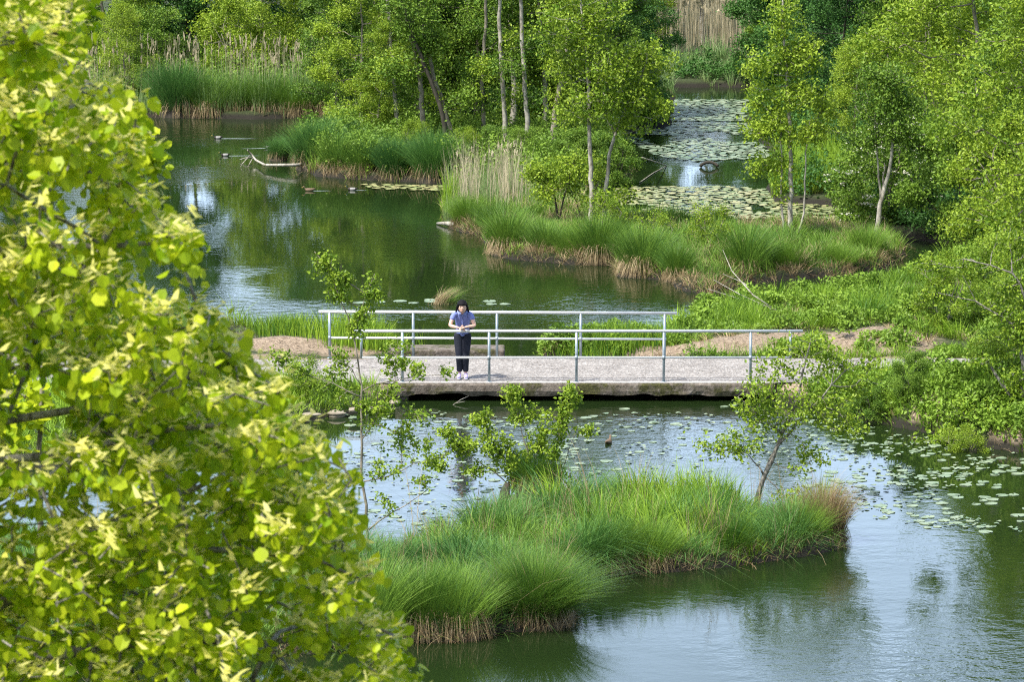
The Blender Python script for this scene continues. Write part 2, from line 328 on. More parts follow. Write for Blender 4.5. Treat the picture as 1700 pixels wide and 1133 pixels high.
# ---------------------------------------------------------------- footbridge
bridge = thing('footbridge', 'low flat concrete footbridge with gravel top and steel tube handrails', 'footbridge', ((DX0 + DX1) / 2, (Y0 + Y1) / 2, 0))
bl = np.array(bridge.location)
rng = np.random.default_rng(5)
nxs = 90; xs = np.linspace(DX0, DX1, nxs); prof = []
for x in xs:   # worn, uneven slab section
    j = lambda s, a: (vnoise(x, s, .25, 11) - .5) * a
    prof.append([(Y0 + .02 + j(1, .05), .125 + j(2, .07)), (Y0 + j(3, .03), .20), (Y0 + j(4, .025), .31), (Y0 + .02, .348), (Y0 + .10, .352), (Y1 - .1, .352), (Y1, .34), (Y1, .14)])
V = np.array([[x - bl[0], p[0] - bl[1], p[1]] for x, pr in zip(xs, prof) for p in pr]); k = 8
i = (np.arange(nxs - 1) * k)[:, None] + np.arange(k); i2 = (np.arange(nxs - 1) * k)[:, None] + (np.arange(k) + 1) % k
Q = np.stack([i, i2, i2 + k, i + k], -1).reshape(-1, 4)
obj('deck_slab', qmesh('deck_slab', V, Q, M['concrete']), bridge)
V, Q = box(DX0 - bl[0] + .01, DX1 - bl[0] - .01, Y0 - bl[1] + .03, Y0 - bl[1] + .12, .350, .362)
obj('edge_rim', bevelled(qmesh('edge_rim', V, Q, M['rim']), .004), bridge)
gxs = np.linspace(DX0, DX1, 50); gys = np.linspace(Y0 + .112, Y1 - .04, 12)
V = np.array([[x - bl[0], y - bl[1], .360 + .012 * vnoise(x, y, .4, 12)] for y in gys for x in gxs]); n = 50
i = (np.arange(11) * n)[:, None] + np.arange(n - 1)
obj('gravel_surface', qmesh('gravel_surface', V, np.stack([i, i + 1, i + n + 1, i + n], -1).reshape(-1, 4), M['gravel'], smooth=True), bridge)
for x0, x1 in ((DX0 - .1, DX0 + .25), (DX1 - .25, DX1 + .1)):
    V, Q = box(x0 - bl[0], x1 - bl[0], Y0 - bl[1] + .12, Y1 - bl[1] - .1, -1.0, .13)
    obj('abutment', qmesh('abutment', V, Q, M['concrete']), bridge)
def railing(name, yr, ztop, zlow, x0, x1, lx0, lx1, posts, ends, skew, zb):
    r = obj(name, None, bridge, (0, 0, 0))
    yy = lambda x: yr - bl[1] - skew * (x - bl[0])
    q = lambda x, z: [x - bl[0], yy(x), z]
    V, Q = path_tube([q(x0, ztop), q((x0 + x1) / 2, ztop), q(x1, ztop)], .029, 14)
    obj('top_rail', qmesh('top_rail', V, Q, M['steel'], smooth=True), r)
    V, Q = path_tube([q(lx0, zlow), q((lx0 + lx1) / 2, zlow), q(lx1, zlow)], .022, 12)
    obj('lower_rail', qmesh('lower_rail', V, Q, M['steel'], smooth=True), r)
    for x in posts:
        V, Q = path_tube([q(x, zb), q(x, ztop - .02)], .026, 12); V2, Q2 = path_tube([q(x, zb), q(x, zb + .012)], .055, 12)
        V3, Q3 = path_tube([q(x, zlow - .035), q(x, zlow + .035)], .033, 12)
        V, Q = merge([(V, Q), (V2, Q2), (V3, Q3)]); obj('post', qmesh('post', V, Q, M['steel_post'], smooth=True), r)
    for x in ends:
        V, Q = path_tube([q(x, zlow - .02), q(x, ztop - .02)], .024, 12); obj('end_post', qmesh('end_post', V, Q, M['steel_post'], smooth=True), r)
yn = Y0 + .12; zn = P(850, 550, 0); 
def atd(px, d): return PD(px, 600, d)[0]
def zat(py, d): return PD(850, py, d)[2]
ZT = zat(550, yn)
railing('railing', yn, ZT, zat(594, yn), atd(584, yn), atd(1332, yn), atd(600, yn), atd(1312, yn), [atd(p, yn) for p in (668, 812, 957, 1102, 1246)], [atd(600, yn), atd(1312, yn)], 0.0, .355)
yf = Y1 - .08
railing('railing', yf, zat(519.5, yf), zat(563, yf), atd(529, yf), atd(1123, yf), atd(547, yf), atd(1103, yf), [atd(p, yf) for p in (547, 686, 825, 964, 1103)], [], .03, .33)

# old mossy block beyond the bridge
a, b2 = P(642, 592, .2), P(838, 592, .2)
V, Q = box(a[0], b2[0], Y1 + .55, Y1 + 1.25, -.5, .42)
me = bevelled(qmesh('concrete_block', V, Q, M['concrete']), .05, 3)
tag(obj('concrete_block', me), 'old mossy concrete block lying in the channel behind the bridge deck', 'concrete block')

# ---------------------------------------------------------------- plants: builders
def leafquads(pos, size, rng, up=.6, oval=False, droop=0., wid=.62, fold=.12, axis=None):
    n = len(pos); nr = nrm(rng.normal(size=(n, 3)) + np.array([0, -.15, up])); ax = rng.normal(size=(n, 3)) if axis is None else axis + rng.normal(size=(n, 3)) * .5
    ax = ax + np.array([0, 0, -droop]); ax = nrm(ax - nr * np.sum(ax * nr, -1, keepdims=True)); sd_ = np.cross(nr, ax)
    L = (size * (.7 + .6 * rng.random(n)))[:, None] if np.isscalar(size) else size[:, None]; Wd = L * wid / 2
    if oval:
        tpl = [(0, .28, 0), (.22, .95, .5), (.68, .80, .5), (1, 0, 0)]
        c0 = pos; c1 = pos + ax * L
        l1 = pos + ax * L * .25 + sd_ * Wd * .95 + nr * L * fold; l2 = pos + ax * L * .68 + sd_ * Wd * .82 + nr * L * fold
        r1 = pos + ax * L * .25 - sd_ * Wd * .95 + nr * L * fold; r2 = pos + ax * L * .68 - sd_ * Wd * .82 + nr * L * fold
        V = np.stack([c0, r1, r2, c1, l2, l1], 1).reshape(-1, 3); b = (np.arange(n) * 6)[:, None]
        Q = np.concatenate([b + [0, 1, 2, 3], b + [0, 3, 4, 5]]); k = 6
    else:
        V = np.stack([pos, pos + ax * L * .5 + sd_ * Wd, pos + ax * L, pos + ax * L * .5 - sd_ * Wd], 1)
        V[:, 1] += nr * L * fold; V[:, 3] += nr * L * fold; V = V.reshape(-1, 3); Q = np.arange(4 * n).reshape(-1, 4); k = 4
    return V, Q, k
def grow(trunks, tips, rng, r_tip=.006, bf=.55, rmax=None, jit=.10, ex=2.3):
    """trunks: list of (pts, r0, r1); tips (n,3). -> wood (V,Q), list of (a,b) last twig spans"""
    segs, nodes, par, rad_fixed, plen = [], [], [], [], []
    tw = []
    for pts, r0, r1 in trunks:
        pts = np.asarray(pts, float); L = np.linalg.norm(np.diff(pts, axis=0), axis=1).cumsum(); L = np.concatenate([[0], L])
        n = max(6, int(L[-1] / .22)); t = np.linspace(0, L[-1], n); c = np.stack([np.interp(t, L, pts[:, k]) for k in range(3)], -1)
        # smooth + slight wander
        for _ in range(2): c[1:-1] = (c[:-2] + c[1:-1] * 2 + c[2:]) / 4
        c[1:-1] += rng.normal(size=(n - 2, 3)) * .012
        rr = r0 + (r1 - r0) * (t / L[-1]) ** .8; rr[0] *= 1.25
        segs.append(path_tube(c, rr, 9))
        for q in range(n):
            nodes.append(c[q]); par.append(-1); rad_fixed.append(rr[q]); plen.append(t[q] * .25 + (3 if q < n * .12 else 0))
    nt0 = len(nodes); cap = nt0 + len(tips) * 4 + 4
    N = np.zeros((cap, 3)); N[:nt0] = nodes; PL = np.zeros(cap); PL[:nt0] = plen; PR = -np.ones(cap, int); m = nt0
    d0 = np.min(np.linalg.norm(tips[:, None] - N[None, :nt0], axis=-1), 1); spans = []
    for i in np.argsort(d0):
        t = tips[i]; dv = t - N[:m]; d = np.linalg.norm(dv, axis=1)
        cost = d + bf * PL[:m] + .35 * np.maximum(-dv[:, 2], 0)
        j = int(np.argmin(cost)); dist = d[j]; k = 3 if dist > .6 else (2 if dist > .25 else 1); a = N[j].copy(); prev = j
        for s in range(1, k + 1):
            f = s / k; p = a + (t - a) * f
            if s < k: p = p + rng.normal(size=3) * jit * dist * .5 + np.array([0, 0, -.06 * dist])
            N[m] = p; PL[m] = PL[prev] + np.linalg.norm(p - N[prev]); PR[m] = prev; prev = m; m += 1
        spans.append((N[PR[m - 1]], t))
    r = np.zeros(m)
    hasch = np.zeros(m, bool)
    for q in range(m - 1, nt0 - 1, -1):
        if not hasch[q]: r[q] = r_tip ** ex
        if PR[q] >= 0: r[PR[q]] += r[q]; hasch[PR[q]] = True
    rr = r ** (1 / ex); rr[:nt0] = rad_fixed
    if rmax: rr[nt0:] = np.minimum(rr[nt0:], rmax)
    q = np.arange(nt0, m); pr = PR[q]; r0 = np.minimum(rr[pr], rr[q] * 1.5)
    if len(q): segs.append(tubes(np.concatenate([N[pr], N[q], r0[:, None], rr[q][:, None]], 1), 5))
    return merge(segs), spans
def lobe_tips(lobes, rng):
    out = []
    for c, rad, n in lobes:
        v = nrm(rng.normal(size=(n, 3))) * (rng.random((n, 1)) ** .45); out.append(np.asarray(c) + v * np.asarray(rad))
    return np.concatenate(out)
def foliage(spans, per, spread, size, rng, **kw):
    S = np.array([s[0] for s in spans]); T = np.array([s[1] for s in spans]); n = len(T)
    i = np.repeat(np.arange(n), per); f = rng.random(len(i))[:, None] * .75 + .3
    pos = S[i] + (T[i] - S[i]) * f + rng.normal(size=(len(i), 3)) * spread
    rnd_tip = rng.random(n) * .60
    V, Q, k = leafquads(pos, size, rng, **kw)
    return V, Q, np.repeat(np.clip(rnd_tip[i] + rng.random(len(i)) * .42, 0, 1), k)
def tree_meshes(name, trunks, lobes, seed, per, spread, size, wood, leafm, r_tip=.006, up=.6, oval=False, rmax=None, droop=.2):
    rng = np.random.default_rng(seed); tips = lobe_tips(lobes, rng)
    (V, Q), spans = grow(trunks, tips, rng, r_tip, rmax=rmax); tm = qmesh(name + '_wood', V, Q, wood, smooth=True)
    V, Q, rn = foliage(spans, per, spread, size, rng, up=up, oval=oval, droop=droop)
    return tm, qmesh(name + '_leaves', V, Q, leafm, {'rnd': rn})
def blades(p, rng, h, a, dirphi, c, w, rnd, lev=4, pw=1.6):
    """p (n,3) base, h rise, a outward reach, c sag (metres), w width"""
    n = len(p); dh = np.stack([np.cos(dirphi), np.sin(dirphi), np.zeros(n)], -1); ps = rng.random(n) * math.pi
    wd = np.stack([np.cos(ps), np.sin(ps) * .5, np.zeros(n)], -1) * (w / 2)[:, None]
    ts = np.linspace(0, 1, lev); V = []
    for t in ts:
        cpt = p + dh * (a * t ** pw)[:, None]; cpt = cpt + np.array([0, 0, 1.]) * (h * t - c * t * t)[:, None]
        ww = wd * ((1 - t) ** .6 * .95 + .05); V += [cpt - ww, cpt + ww]
    V = np.stack(V, 1); k = 2 * lev; b = (np.arange(n) * k)[:, None]
    Q = np.concatenate([b + [2 * l, 2 * l + 1, 2 * l + 3, 2 * l + 2] for l in range(lev - 1)])
    T = np.tile(np.repeat(ts, 2), n)
    return V.reshape(-1, 3), Q, np.repeat(rnd, k), T
def scatter_in(poly, dens, rng, margin=0., cond=None):
    lo, hi = poly.min(0), poly.max(0); n = int(dens * np.prod(hi - lo)); x = rng.uniform(lo[0], hi[0], n); y = rng.uniform(lo[1], hi[1], n)
    k = (sdist(x, y, poly) > margin)
    if cond is not None: k &= cond(x, y)
    x, y = x[k], y[k]; return np.stack([x, y, gz(x, y)], -1)
def grass_obj(name, label, pts, rng, h, w, mat, lean=.45, hn=1.5, seed=0, cat='grass', cl=34, cr=.085):
    """blades gathered into many small clumps, each with its own height, spread and hue"""
    n = len(pts); K = max(3, n // cl); cen = pts[rng.integers(0, n, K)]; ci = rng.integers(0, K, n); off = rng.normal(size=(n, 2)) * cr
    p = np.concatenate([cen[ci, :2] + off, np.zeros((n, 1))], 1); k = gs(p[:, 0], p[:, 1]) > -.06; p, ci, off = p[k], ci[k], off[k]; n = len(p)
    p[:, 2] = np.maximum(gz(p[:, 0], p[:, 1]), -.03) - .02
    pn = vnoise(p[:, 0], p[:, 1], hn, seed + 20); ch = .45 + .85 * rng.random(K) ** 1.3; chu = rng.random(K); cd = rng.random(K) * 6.283; cs = rng.random(K) ** 2
    hh = h * ch[ci] * (.5 + .55 * rng.random(n)) * (.42 + 1.0 * pn); phi = np.where(rng.random(n) < cs[ci], cd[ci], np.arctan2(off[:, 1], off[:, 0])) + rng.normal(size=n) * .4
    a = hh * lean * (.25 + 1.1 * rng.random(n)) * (.6 + np.hypot(off[:, 0], off[:, 1]) / cr * .5)
    p2 = vnoise(p[:, 0], p[:, 1], hn * 1.4, seed + 90); rn = np.clip(p2 * .34 + chu[ci] * .46 + rng.random(n) * .34 - .07, 0, 1)
    V, Q, r, T = blades(p, rng, hh * 1.12, a, phi, a * .55, np.full(n, w) * (.6 + .8 * rng.random(n)), rn)
    return tag(obj(name, qmesh(name, V, Q, M[mat], {'rnd': r, 't': T})), label, cat, kind='stuff')
def tussock_meshes(seed, r=.33, h=.85, n=1500, ns=700, w=.009, gm='sedge', spread=.55):
    rng = np.random.default_rng(seed); q = np.sqrt(rng.random(n)) * r; ph = rng.random(n) * 6.283
    base = np.stack([q * np.cos(ph), q * np.sin(ph), .12 + .22 * (1 - (q / r) ** 2)], -1)
    hh = h * (.55 + .5 * rng.random(n)); a = hh * spread * (.25 + q / r) * (.6 + .8 * rng.random(n)); pj = ph + rng.normal(size=n) * .45
    V, Q, rn, T = blades(base, rng, hh, a, pj, a * .35, np.full(n, w) * (.6 + .8 * rng.random(n)), rng.random(n) * .5 + .5 * vnoise(base[:, 0], base[:, 1], .1, seed), 5)
    green = qmesh('blades', V, Q, M[gm], {'rnd': rn, 't': T * .8 + .15})
    ph = rng.random(ns) * 6.283; rr = r * (.75 + .25 * rng.random(ns)); z0 = .10 + .32 * rng.random(ns)
    base = np.stack([rr * np.cos(ph), rr * np.sin(ph), z0], -1); a = .06 + .16 * rng.random(ns)
    rise = .10 * rng.random(ns); V, Q, rn, T = blades(base, rng, rise, a, ph + rng.normal(size=ns) * .25, z0 * .95 + rise, np.full(ns, w * 1.3), rng.random(ns), 4, 1.0)
    # root stool
    sk = qmesh('skirt', V, Q, M['straw'], {'rnd': rn, 't': T})
    th = np.arange(14) * 2 * math.pi / 14; rings = [(1.0, -.25), (1.02, .02), (.9, .14), (.5, .30), (.05, .34)]
    V = np.array([[r * .95 * s * math.cos(t) * (1 + .08 * math.sin(3 * t + seed)), r * .95 * s * math.sin(t), z] for s, z in rings for t in th])
    i = (np.arange(4) * 14)[:, None] + np.arange(14); i2 = (np.arange(4) * 14)[:, None] + (np.arange(14) + 1) % 14
    return green, sk, qmesh('root_stool', V, np.stack([i, i2, i2 + 14, i + 14], -1).reshape(-1, 4), M['bark_dark'], smooth=True)
def edge_straw(poly, label, rng, ymax, w, h, seed, dens=500):
    pts = scatter_in(poly, dens, rng, -.05, lambda x, y: (gs(x, y) < .28) & (y < ymax) & (np.abs(x) < 22))
    grass_obj('grass', label, pts, rng, h, w, 'straw', 1.2, .6, seed, cl=30, cr=.10)
def put_tussock(ms, x, y, s, rz, label, group=None, z=None):
    t = thing('sedge_tussock', label, 'tussock', (x, y, (max(float(gz(x, y)) - .1, -.05) if z is None else z)), rz, group, s)
    obj('blades', ms[0], t); obj('skirt', ms[1], t); obj('root_stool', ms[2], t); return t
# ---------------------------------------------------------------- grass and reeds (nobody could count these)
rng = np.random.default_rng(77)
A_ = POLY['near']; TC = P(888, 1040, 0)
SC = P(885, 830, .1)
def opn(x, y): return (x > -8.5) & (np.hypot(x - TC[0], y - TC[1]) > .75) & (np.hypot(x - SC[0], (y - SC[1] + .3) * .6) > .42)
xs_ = P(985, 900)[0]; lush = lambda x, y: (x + (vnoise(x, y, .8, 33) - .5) * 2.2) > xs_
pts = scatter_in(A_, 1050, rng, .05, lambda x, y: opn(x, y) & ~lush(x, y))
grass_obj('grass', 'fine arching sedge on the half of the low island nearest the blossoming tree', pts, rng, .56, .013, 'sedge', .9, .8, 17, cl=110, cr=.13)
pts = scatter_in(A_, 950, rng, .06, lambda x, y: opn(x, y) & lush(x, y))
grass_obj('grass', 'lush fresh green grass on the long outer arm of the low island', pts, rng, .66, .016, 'grass', .6, 1.0, 1, cl=85, cr=.14)
pts = scatter_in(A_, 1200, rng, .05, lambda x, y: (x > -8.5) & (vnoise(x, y, .8, 31) > .52))
grass_obj('grass', 'darker blue-green sedge patches among the grass of the low island', pts, rng, .80, .012, 'sedge_blue', .95, .6, 2, cl=260, cr=.16)
pts = scatter_in(A_, 900, rng, .0, lambda x, y: (x > -8.5) & (gs(x, y) < .30) & (y < 61.0))
grass_obj('grass', 'dead straw hanging over the dark edge of the low island', pts, rng, .34, .012, 'straw', 1.3, .6, 3, cl=40, cr=.10)
E_ = POLY['spit']
pts = scatter_in(E_, 520, rng, .05)
grass_obj('grass', 'mixed green sedge and grass on the tussocky spit beyond the bridge', pts, rng, .40, .018, 'sedge', .6, 1.2, 4, cl=70, cr=.16)
pts = scatter_in(E_, 130, rng, .0)
grass_obj('grass', 'dry straw blades mixed in the sedge of the spit beyond the bridge', pts, rng, .42, .016, 'straw', .8, .8, 5)
pts = scatter_in(A_, 40, rng, .05, lambda x, y: x > -7)
grass_obj('grass', 'scattered straw-coloured stalks and seed heads standing in the low island grass', pts, rng, .95, .009, 'straw', .35, .6, 30, cl=5)
I_ = POLY['isle']
pts = scatter_in(I_, 300, rng, .05, lambda x, y: (y < 121) )
grass_obj('grass', 'shaded sedge under the trees of the wooded isle', pts, rng, .62, .022, 'sedge', .5, 1.5, 6, cl=60, cr=.18)
far = scatter_in(np.array([[-16.5, 122], [-4.4, 122], [-4.4, 129], [-16.5, 129]]), 230, rng, 0, lambda x, y: (gs(x, y) > .05) & (gs(x, y) < 4))
grass_obj('reeds', 'dense green reed bed along the far shore of the pond', far, rng, 1.40, .026, 'reed', .22, 2.0, 7, 'reeds', cl=24, cr=.15)
def reed_stalks(name, label, pts, rng, h, w=.014, cat='reeds', kind='stuff', plume=.22, lean=.12, pp=.55):
    n = len(pts); hh = h * (.75 + .4 * rng.random(n)); phi = rng.random(n) * 6.283
    V, Q, r, T = blades(pts, rng, hh, hh * lean * rng.random(n), phi, hh * .03, np.full(n, w), rng.random(n), 3, 1.4)
    dh = np.stack([np.cos(phi), np.sin(phi), np.zeros(n)], -1); parts = [(V, Q)]; R_ = [r]; k = rng.random(n) < pp
    tips = (V.reshape(n, -1, 3)[:, -2:].mean(1))[k]; m = len(tips)
    for s in range(4):
        V2, Q2, r2, T2 = blades(tips - [0, 0, .12 + .03 * s], rng, np.full(m, plume) * (.7 + .5 * rng.random(m)), np.full(m, .05) * rng.random(m) * 1.5, phi[k] + rng.normal(size=m) * .6, np.full(m, .05), np.full(m, w * 3.2), rng.random(m), 4, 1.3)
        parts.append((V2, Q2)); R_.append(r2 * .5 + .35)
    V, Q = merge(parts); return tag(obj(name, qmesh(name, V, Q, M['reed_dry'], {'rnd': np.concatenate(R_)})), label, cat, kind=kind)
pts = scatter_in(np.array([[-16.5, 127.5], [-6.3, 127.5], [-6.3, 131], [-16.5, 131]]), 17, rng, 0, lambda x, y: vnoise(x, y, 1.2, 40) > .32)
reed_stalks('dry_reeds', 'tan dry reed stalks with feathery plumes behind the green reed bed', pts, rng, 2.05, .013)
pts = scatter_in(np.array([[-19, 124], [-15, 124], [-15, 130], [-19, 130]]), 14, rng, 0)
reed_stalks('dry_reeds', 'sparse dry reeds beside the round bush on the far shore', pts, rng, 2.3)
pts = scatter_in(np.array([[3.5, 146], [14, 146], [16, 176], [2, 176]]), 10, rng, 0)
reed_stalks('dry_reeds', 'pale tan reed field behind the end of the lily channel', pts, rng, 2.2, .03)
pts = scatter_in(np.array([[4, 133.6], [12, 133.6], [12, 146], [4, 146]]), 90, rng, 0)
grass_obj('grass', 'green grass on the bank closing the far end of the channel', pts, rng, .8, .025, 'reed', .4, 2.0, 8)
c = P(1350, 315); pts = scatter_in(np.array([[c[0] - 1.2, c[1] - 2.6], [c[0] + 1.6, c[1] - 2.6], [c[0] + 1.6, c[1] + 2.5], [c[0] - 1.2, c[1] + 2.5]]), 520, rng, 0, lambda x, y: gs(x, y) > .03)
grass_obj('grass', 'tall bright green grass by the lily rafts under the dark wood', pts, rng, 1.0, .020, 'grass', .35, 1.2, 9)
edge_straw(E_, 'dead straw fringe along the waterline of the spit', rng, 100, .016, .42, 18)
edge_straw(POLY['isle'], 'dead straw fringe along the waterline of the wooded isle', rng, 113, .018, .40, 19, 300)
R_ = POLY['rightbank']; ym = (Y0 + Y1) / 2
def offpath(x, y): return np.abs(y - ym) > 1.75
def bare(x, y):
    b = np.zeros(np.shape(x), bool)
    for px, py, sx, sy in [(1160, 577, 1.9, .75), (1290, 570, 1.7, 1.1), (1410, 568, 1.6, 1.3), (1320, 523, 1.1, .7), (1540, 548, 1.3, .8)]:
        c = P(px, py, .3); b |= ((x - c[0]) / sx) ** 2 + ((y - c[1]) / sy) ** 2 < .9 + .8 * vnoise(x, y, .4, 50)
    return b
inR = lambda x, y: (x < 13.5) & (y < 96) & (y > 66)
pts = scatter_in(R_, 900, rng, .03, lambda x, y: inR(x, y) & offpath(x, y) & ~bare(x, y) & (vnoise(x, y, .9, 51) > .30))
grass_obj('grass', 'vivid green grass on the bank at the shrubby end of the bridge', pts, rng, .46, .017, 'grass', .6, 1.2, 10, cl=50, cr=.12)
pts = scatter_in(R_, 60, rng, .0, lambda x, y: inR(x, y) & offpath(x, y))
grass_obj('grass', 'dead straw strewn over the shrubby bank', pts, rng, .3, .014, 'straw', 1.4, .8, 11)
Lb = POLY['leftbank']
pts = scatter_in(Lb, 1000, rng, .03, lambda x, y: (x > -9) & (np.abs(y - ym) > 1.7) & ((y < ym) | (gs(x, y) < .22) | (x < -6.5)))
grass_obj('grass', 'green grass on the bank behind the blossoming tree', pts, rng, .50, .016, 'grass', .6, 1.0, 12)
pts = np.concatenate([scatter_in(R_, 130, rng, .0, lambda x, y: inR(x, y) & offpath(x, y) & bare(x, y)), scatter_in(Lb, 260, rng, .0, lambda x, y: (x > -9) & (y > ym + 1.5))])
n_ = len(pts); V, Q, r, T = blades(pts + [0, 0, .01], rng, .015 + .02 * rng.random(n_), .05 + .10 * rng.random(n_), rng.random(n_) * 6.28, np.full(n_, .02), np.full(n_, .014), rng.random(n_) ** 1.5, 3)
tag(obj('litter', qmesh('litter', V, Q, M['litter'], {'rnd': r, 't': T})), 'dead stalks and litter strewn over the bare earth behind the handrails', 'litter', kind='stuff')
# broad-leaved herbs
def herbs(label, pts, rng, h, size, mat):
    n = len(pts); z = h * (.15 + 1.25 * vnoise(pts[:, 0], pts[:, 1], .5, 60) ** 1.5); i = np.repeat(np.arange(n), 9)
    pos = pts[i] + np.stack([rng.normal(size=len(i)) * .06, rng.normal(size=len(i)) * .06, z[i] * rng.random(len(i)) ** .6], -1)
    V, Q, k = leafquads(pos, size, rng, up=1.0, wid=.6); return tag(obj('herbs', qmesh('herbs', V, Q, M[mat], {'rnd': np.repeat(np.clip(.25 + .5 * vnoise(pos[:, 0], pos[:, 1], .5, 61) + rng.random(len(pos)) * .35 - .1, 0, 1), k)})), label, 'herbs', kind='stuff')
pts = scatter_in(R_, 240, rng, .02, lambda x, y: inR(x, y) & offpath(x, y) & ((~bare(x, y) & ((y < ym) | (vnoise(x, y, .5, 58) > .55))) | (vnoise(x, y, .35, 57) > .74)) & ((vnoise(x, y, 1.1, 52) > .38) | (y < ym)))
herbs('leafy nettles and brambles covering the bank beside the bridge', pts, rng, .38, .085, 'leaf_mid')
pts = scatter_in(POLY['isle'], 60, rng, .1, lambda x, y: y < 130)
herbs('leafy undergrowth beneath the trees of the wooded isle', pts, rng, .9, .10, 'leaf_mid')
pts = scatter_in(POLY['rightwood'], 60, rng, .05, lambda x, y: (x < 22) & (y < 140))
herbs('dark leafy undergrowth at the feet of the dense wood', pts, rng, .9, .10, 'leaf_dark')
pts = scatter_in(np.array([[-24, 128], [3, 128], [3, 160], [-24, 160]]), 26, rng, 0)
herbs('undergrowth under the thicket behind the reeds', pts, rng, 1.1, .14, 'leaf_mid')

# ---------------------------------------------------------------- sedge tussocks
TM = [tussock_meshes(1, .34, .85), tussock_meshes(2, .40, .80, 1700, 900), tussock_meshes(3, .30, .95, 1300, 600)]
TN = tussock_meshes(4, .50, 1.02, 6500, 1500, .0075, 'sedge', .80)
TB = tussock_meshes(5, .36, .85, 2200, 300, .010, 'sedge_blue', .5)
TD = tussock_meshes(6, .30, .95, 1900, 900, .009, 'straw', .45)
def tus(px, py, ms, s, label, group=None, dz=0):
    p = P(px, py, 0); rngl = random.Random(px * 7 + py); r = .32 * s; return put_tussock(ms, p[0], p[1] + r, s, rngl.random() * 6.28, label, group, z=dz - .02)
tus(888, 1044, TN, 1.0, 'big round fountain-shaped green tussock at the front tip of the low island')
tus(757, 1064, TM[1], 1.05, 'tussock with thick straw skirt touching the big round tussock')
tus(700, 1066, TM[0], 1.1, 'tussock with straw skirt at the waterline near the yellow-green leaves')
tus(620, 1076, TM[2], 1.15, 'tussock half hidden behind the yellow-green blossoming branches')
tus(1372, 908, TD, .95, 'straw-coloured rush tussock at the outermost tip of the low island')
tus(1330, 918, TM[0], .85, 'small green tussock with straw foot next to the straw-coloured rush tussock')
tus(1215, 938, TM[2], .72, 'yellowish low tussock on the straight water edge of the low island')
for px, py, s, l in [(1010, 955, .9, 'beside the notch of the low island'), (1080, 950, .85, 'between the notch and the yellowish tussock')]:
    tus(px, py, TM[1], s, 'sedge tussock ' + l + ', over dark mud', 'tussocks on the low island edge')
gp = 'straw-skirted tussocks along the spit'
for px, py, m_, s, l in [(843, 425, 0, 1.15, 'first straw-skirted tussock at the outer corner of the spit, hanging over the pond'),
    (905, 433, 2, .95, 'second straw-skirted tussock of the spit front, darker green, low'),
    (948, 437, 0, .9, 'third tussock of the spit front, with a narrow straw skirt'),
    (995, 440, 1, 1.25, 'wide tussock with long pale straw skirt below the two white stems'),
    (1070, 461, 1, 1.3, 'bright green spiky tussock standing alone in front of the spit'),
    (1125, 470, 2, .9, 'small tussock between the bright spiky one and the mossy point'),
    (1240, 468, 2, 1.3, 'tall upright bright tussock near the dead twigs on the spit'),
    (1300, 462, 0, 1.0, 'tussock beside the dark gap at the middle of the spit'),
    (1395, 455, 1, .8, 'low mossy tussock above a dark hollow in the bank'),
    (1440, 441, 0, 1.05, 'brownish green tussock at the narrow end of the spit'),
    (775, 382, 0, .95, 'tussock at the foot of the pale reed clump'),
    (815, 392, 2, .85, 'tussock between the pale reed clump and the spit corner')]:
    tus(px, py, TM[m_], s, l, gp)
gp = 'tussocks along the wooded isle'
for px, py, m_, s, l in [(520, 284, TB, 1.5, 'dark tussock at the pond end of the wooded isle beside the fallen branch'),
    (562, 294, TM[0], 1.25, 'bright grassy tussock with reddish foot on the wooded isle'),
    (602, 298, TM[2], 1.2, 'green tussock on the isle shore next to the reddish-footed one'),
    (655, 301, TB, 1.2, 'blue-green tussock in the middle of the isle shore'),
    (718, 305, TB, 1.45, 'large dark round tussock on the isle shore above the lily strip'),
    (560, 262, TB, 1.2, 'tussock set back behind the bright grassy one'),
    (640, 280, TM[0], 1.1, 'tussock behind the isle shore under the low branches'),
    (462, 268, TB, .75, 'small dark tussock standing alone in the pond by the swimming ducks')]:
    tus(px, py, m_, s, l, gp)
for i, (px, s) in enumerate([(290, 1.8), (345, 1.5), (395, 1.4), (440, 1.5), (490, 1.4), (545, 1.4)]):
    tus(px, 196, TB if i == 0 else TM[i % 3], s, ('dark clump at the near end of the far reed bed', 'second', 'third', 'fourth', 'fifth', 'last')[i] + ('' if i == 0 else ' blue-green tussock along the foot of the far reed bed'), 'tussocks at the foot of the reed bed')
q = P(740, 505); t = thing('grass_tuft', 'lone leaning tuft of dry and green grass in the water behind the person', 'grass tuft', (q[0], q[1], -.02))
rt = np.random.default_rng(8); n = 160; b0 = np.concatenate([rt.normal(size=(n, 2)) * .08, np.zeros((n, 1))], 1)
for nm, mt, ph0, sx in (('green_blades', 'sedge', .6, 0), ('dry_blades', 'straw', .1, -.15)):
    V, Q, r, T = blades(b0 + [sx, 0, 0], rt, .28 + .2 * rt.random(n), .30 + .25 * rt.random(n), ph0 + rt.normal(size=n) * .5, np.full(n, .05), np.full(n, .010), rt.random(n), 4)
    obj(nm, qmesh(nm, V, Q, M[mt], {'rnd': r, 't': T}), t)
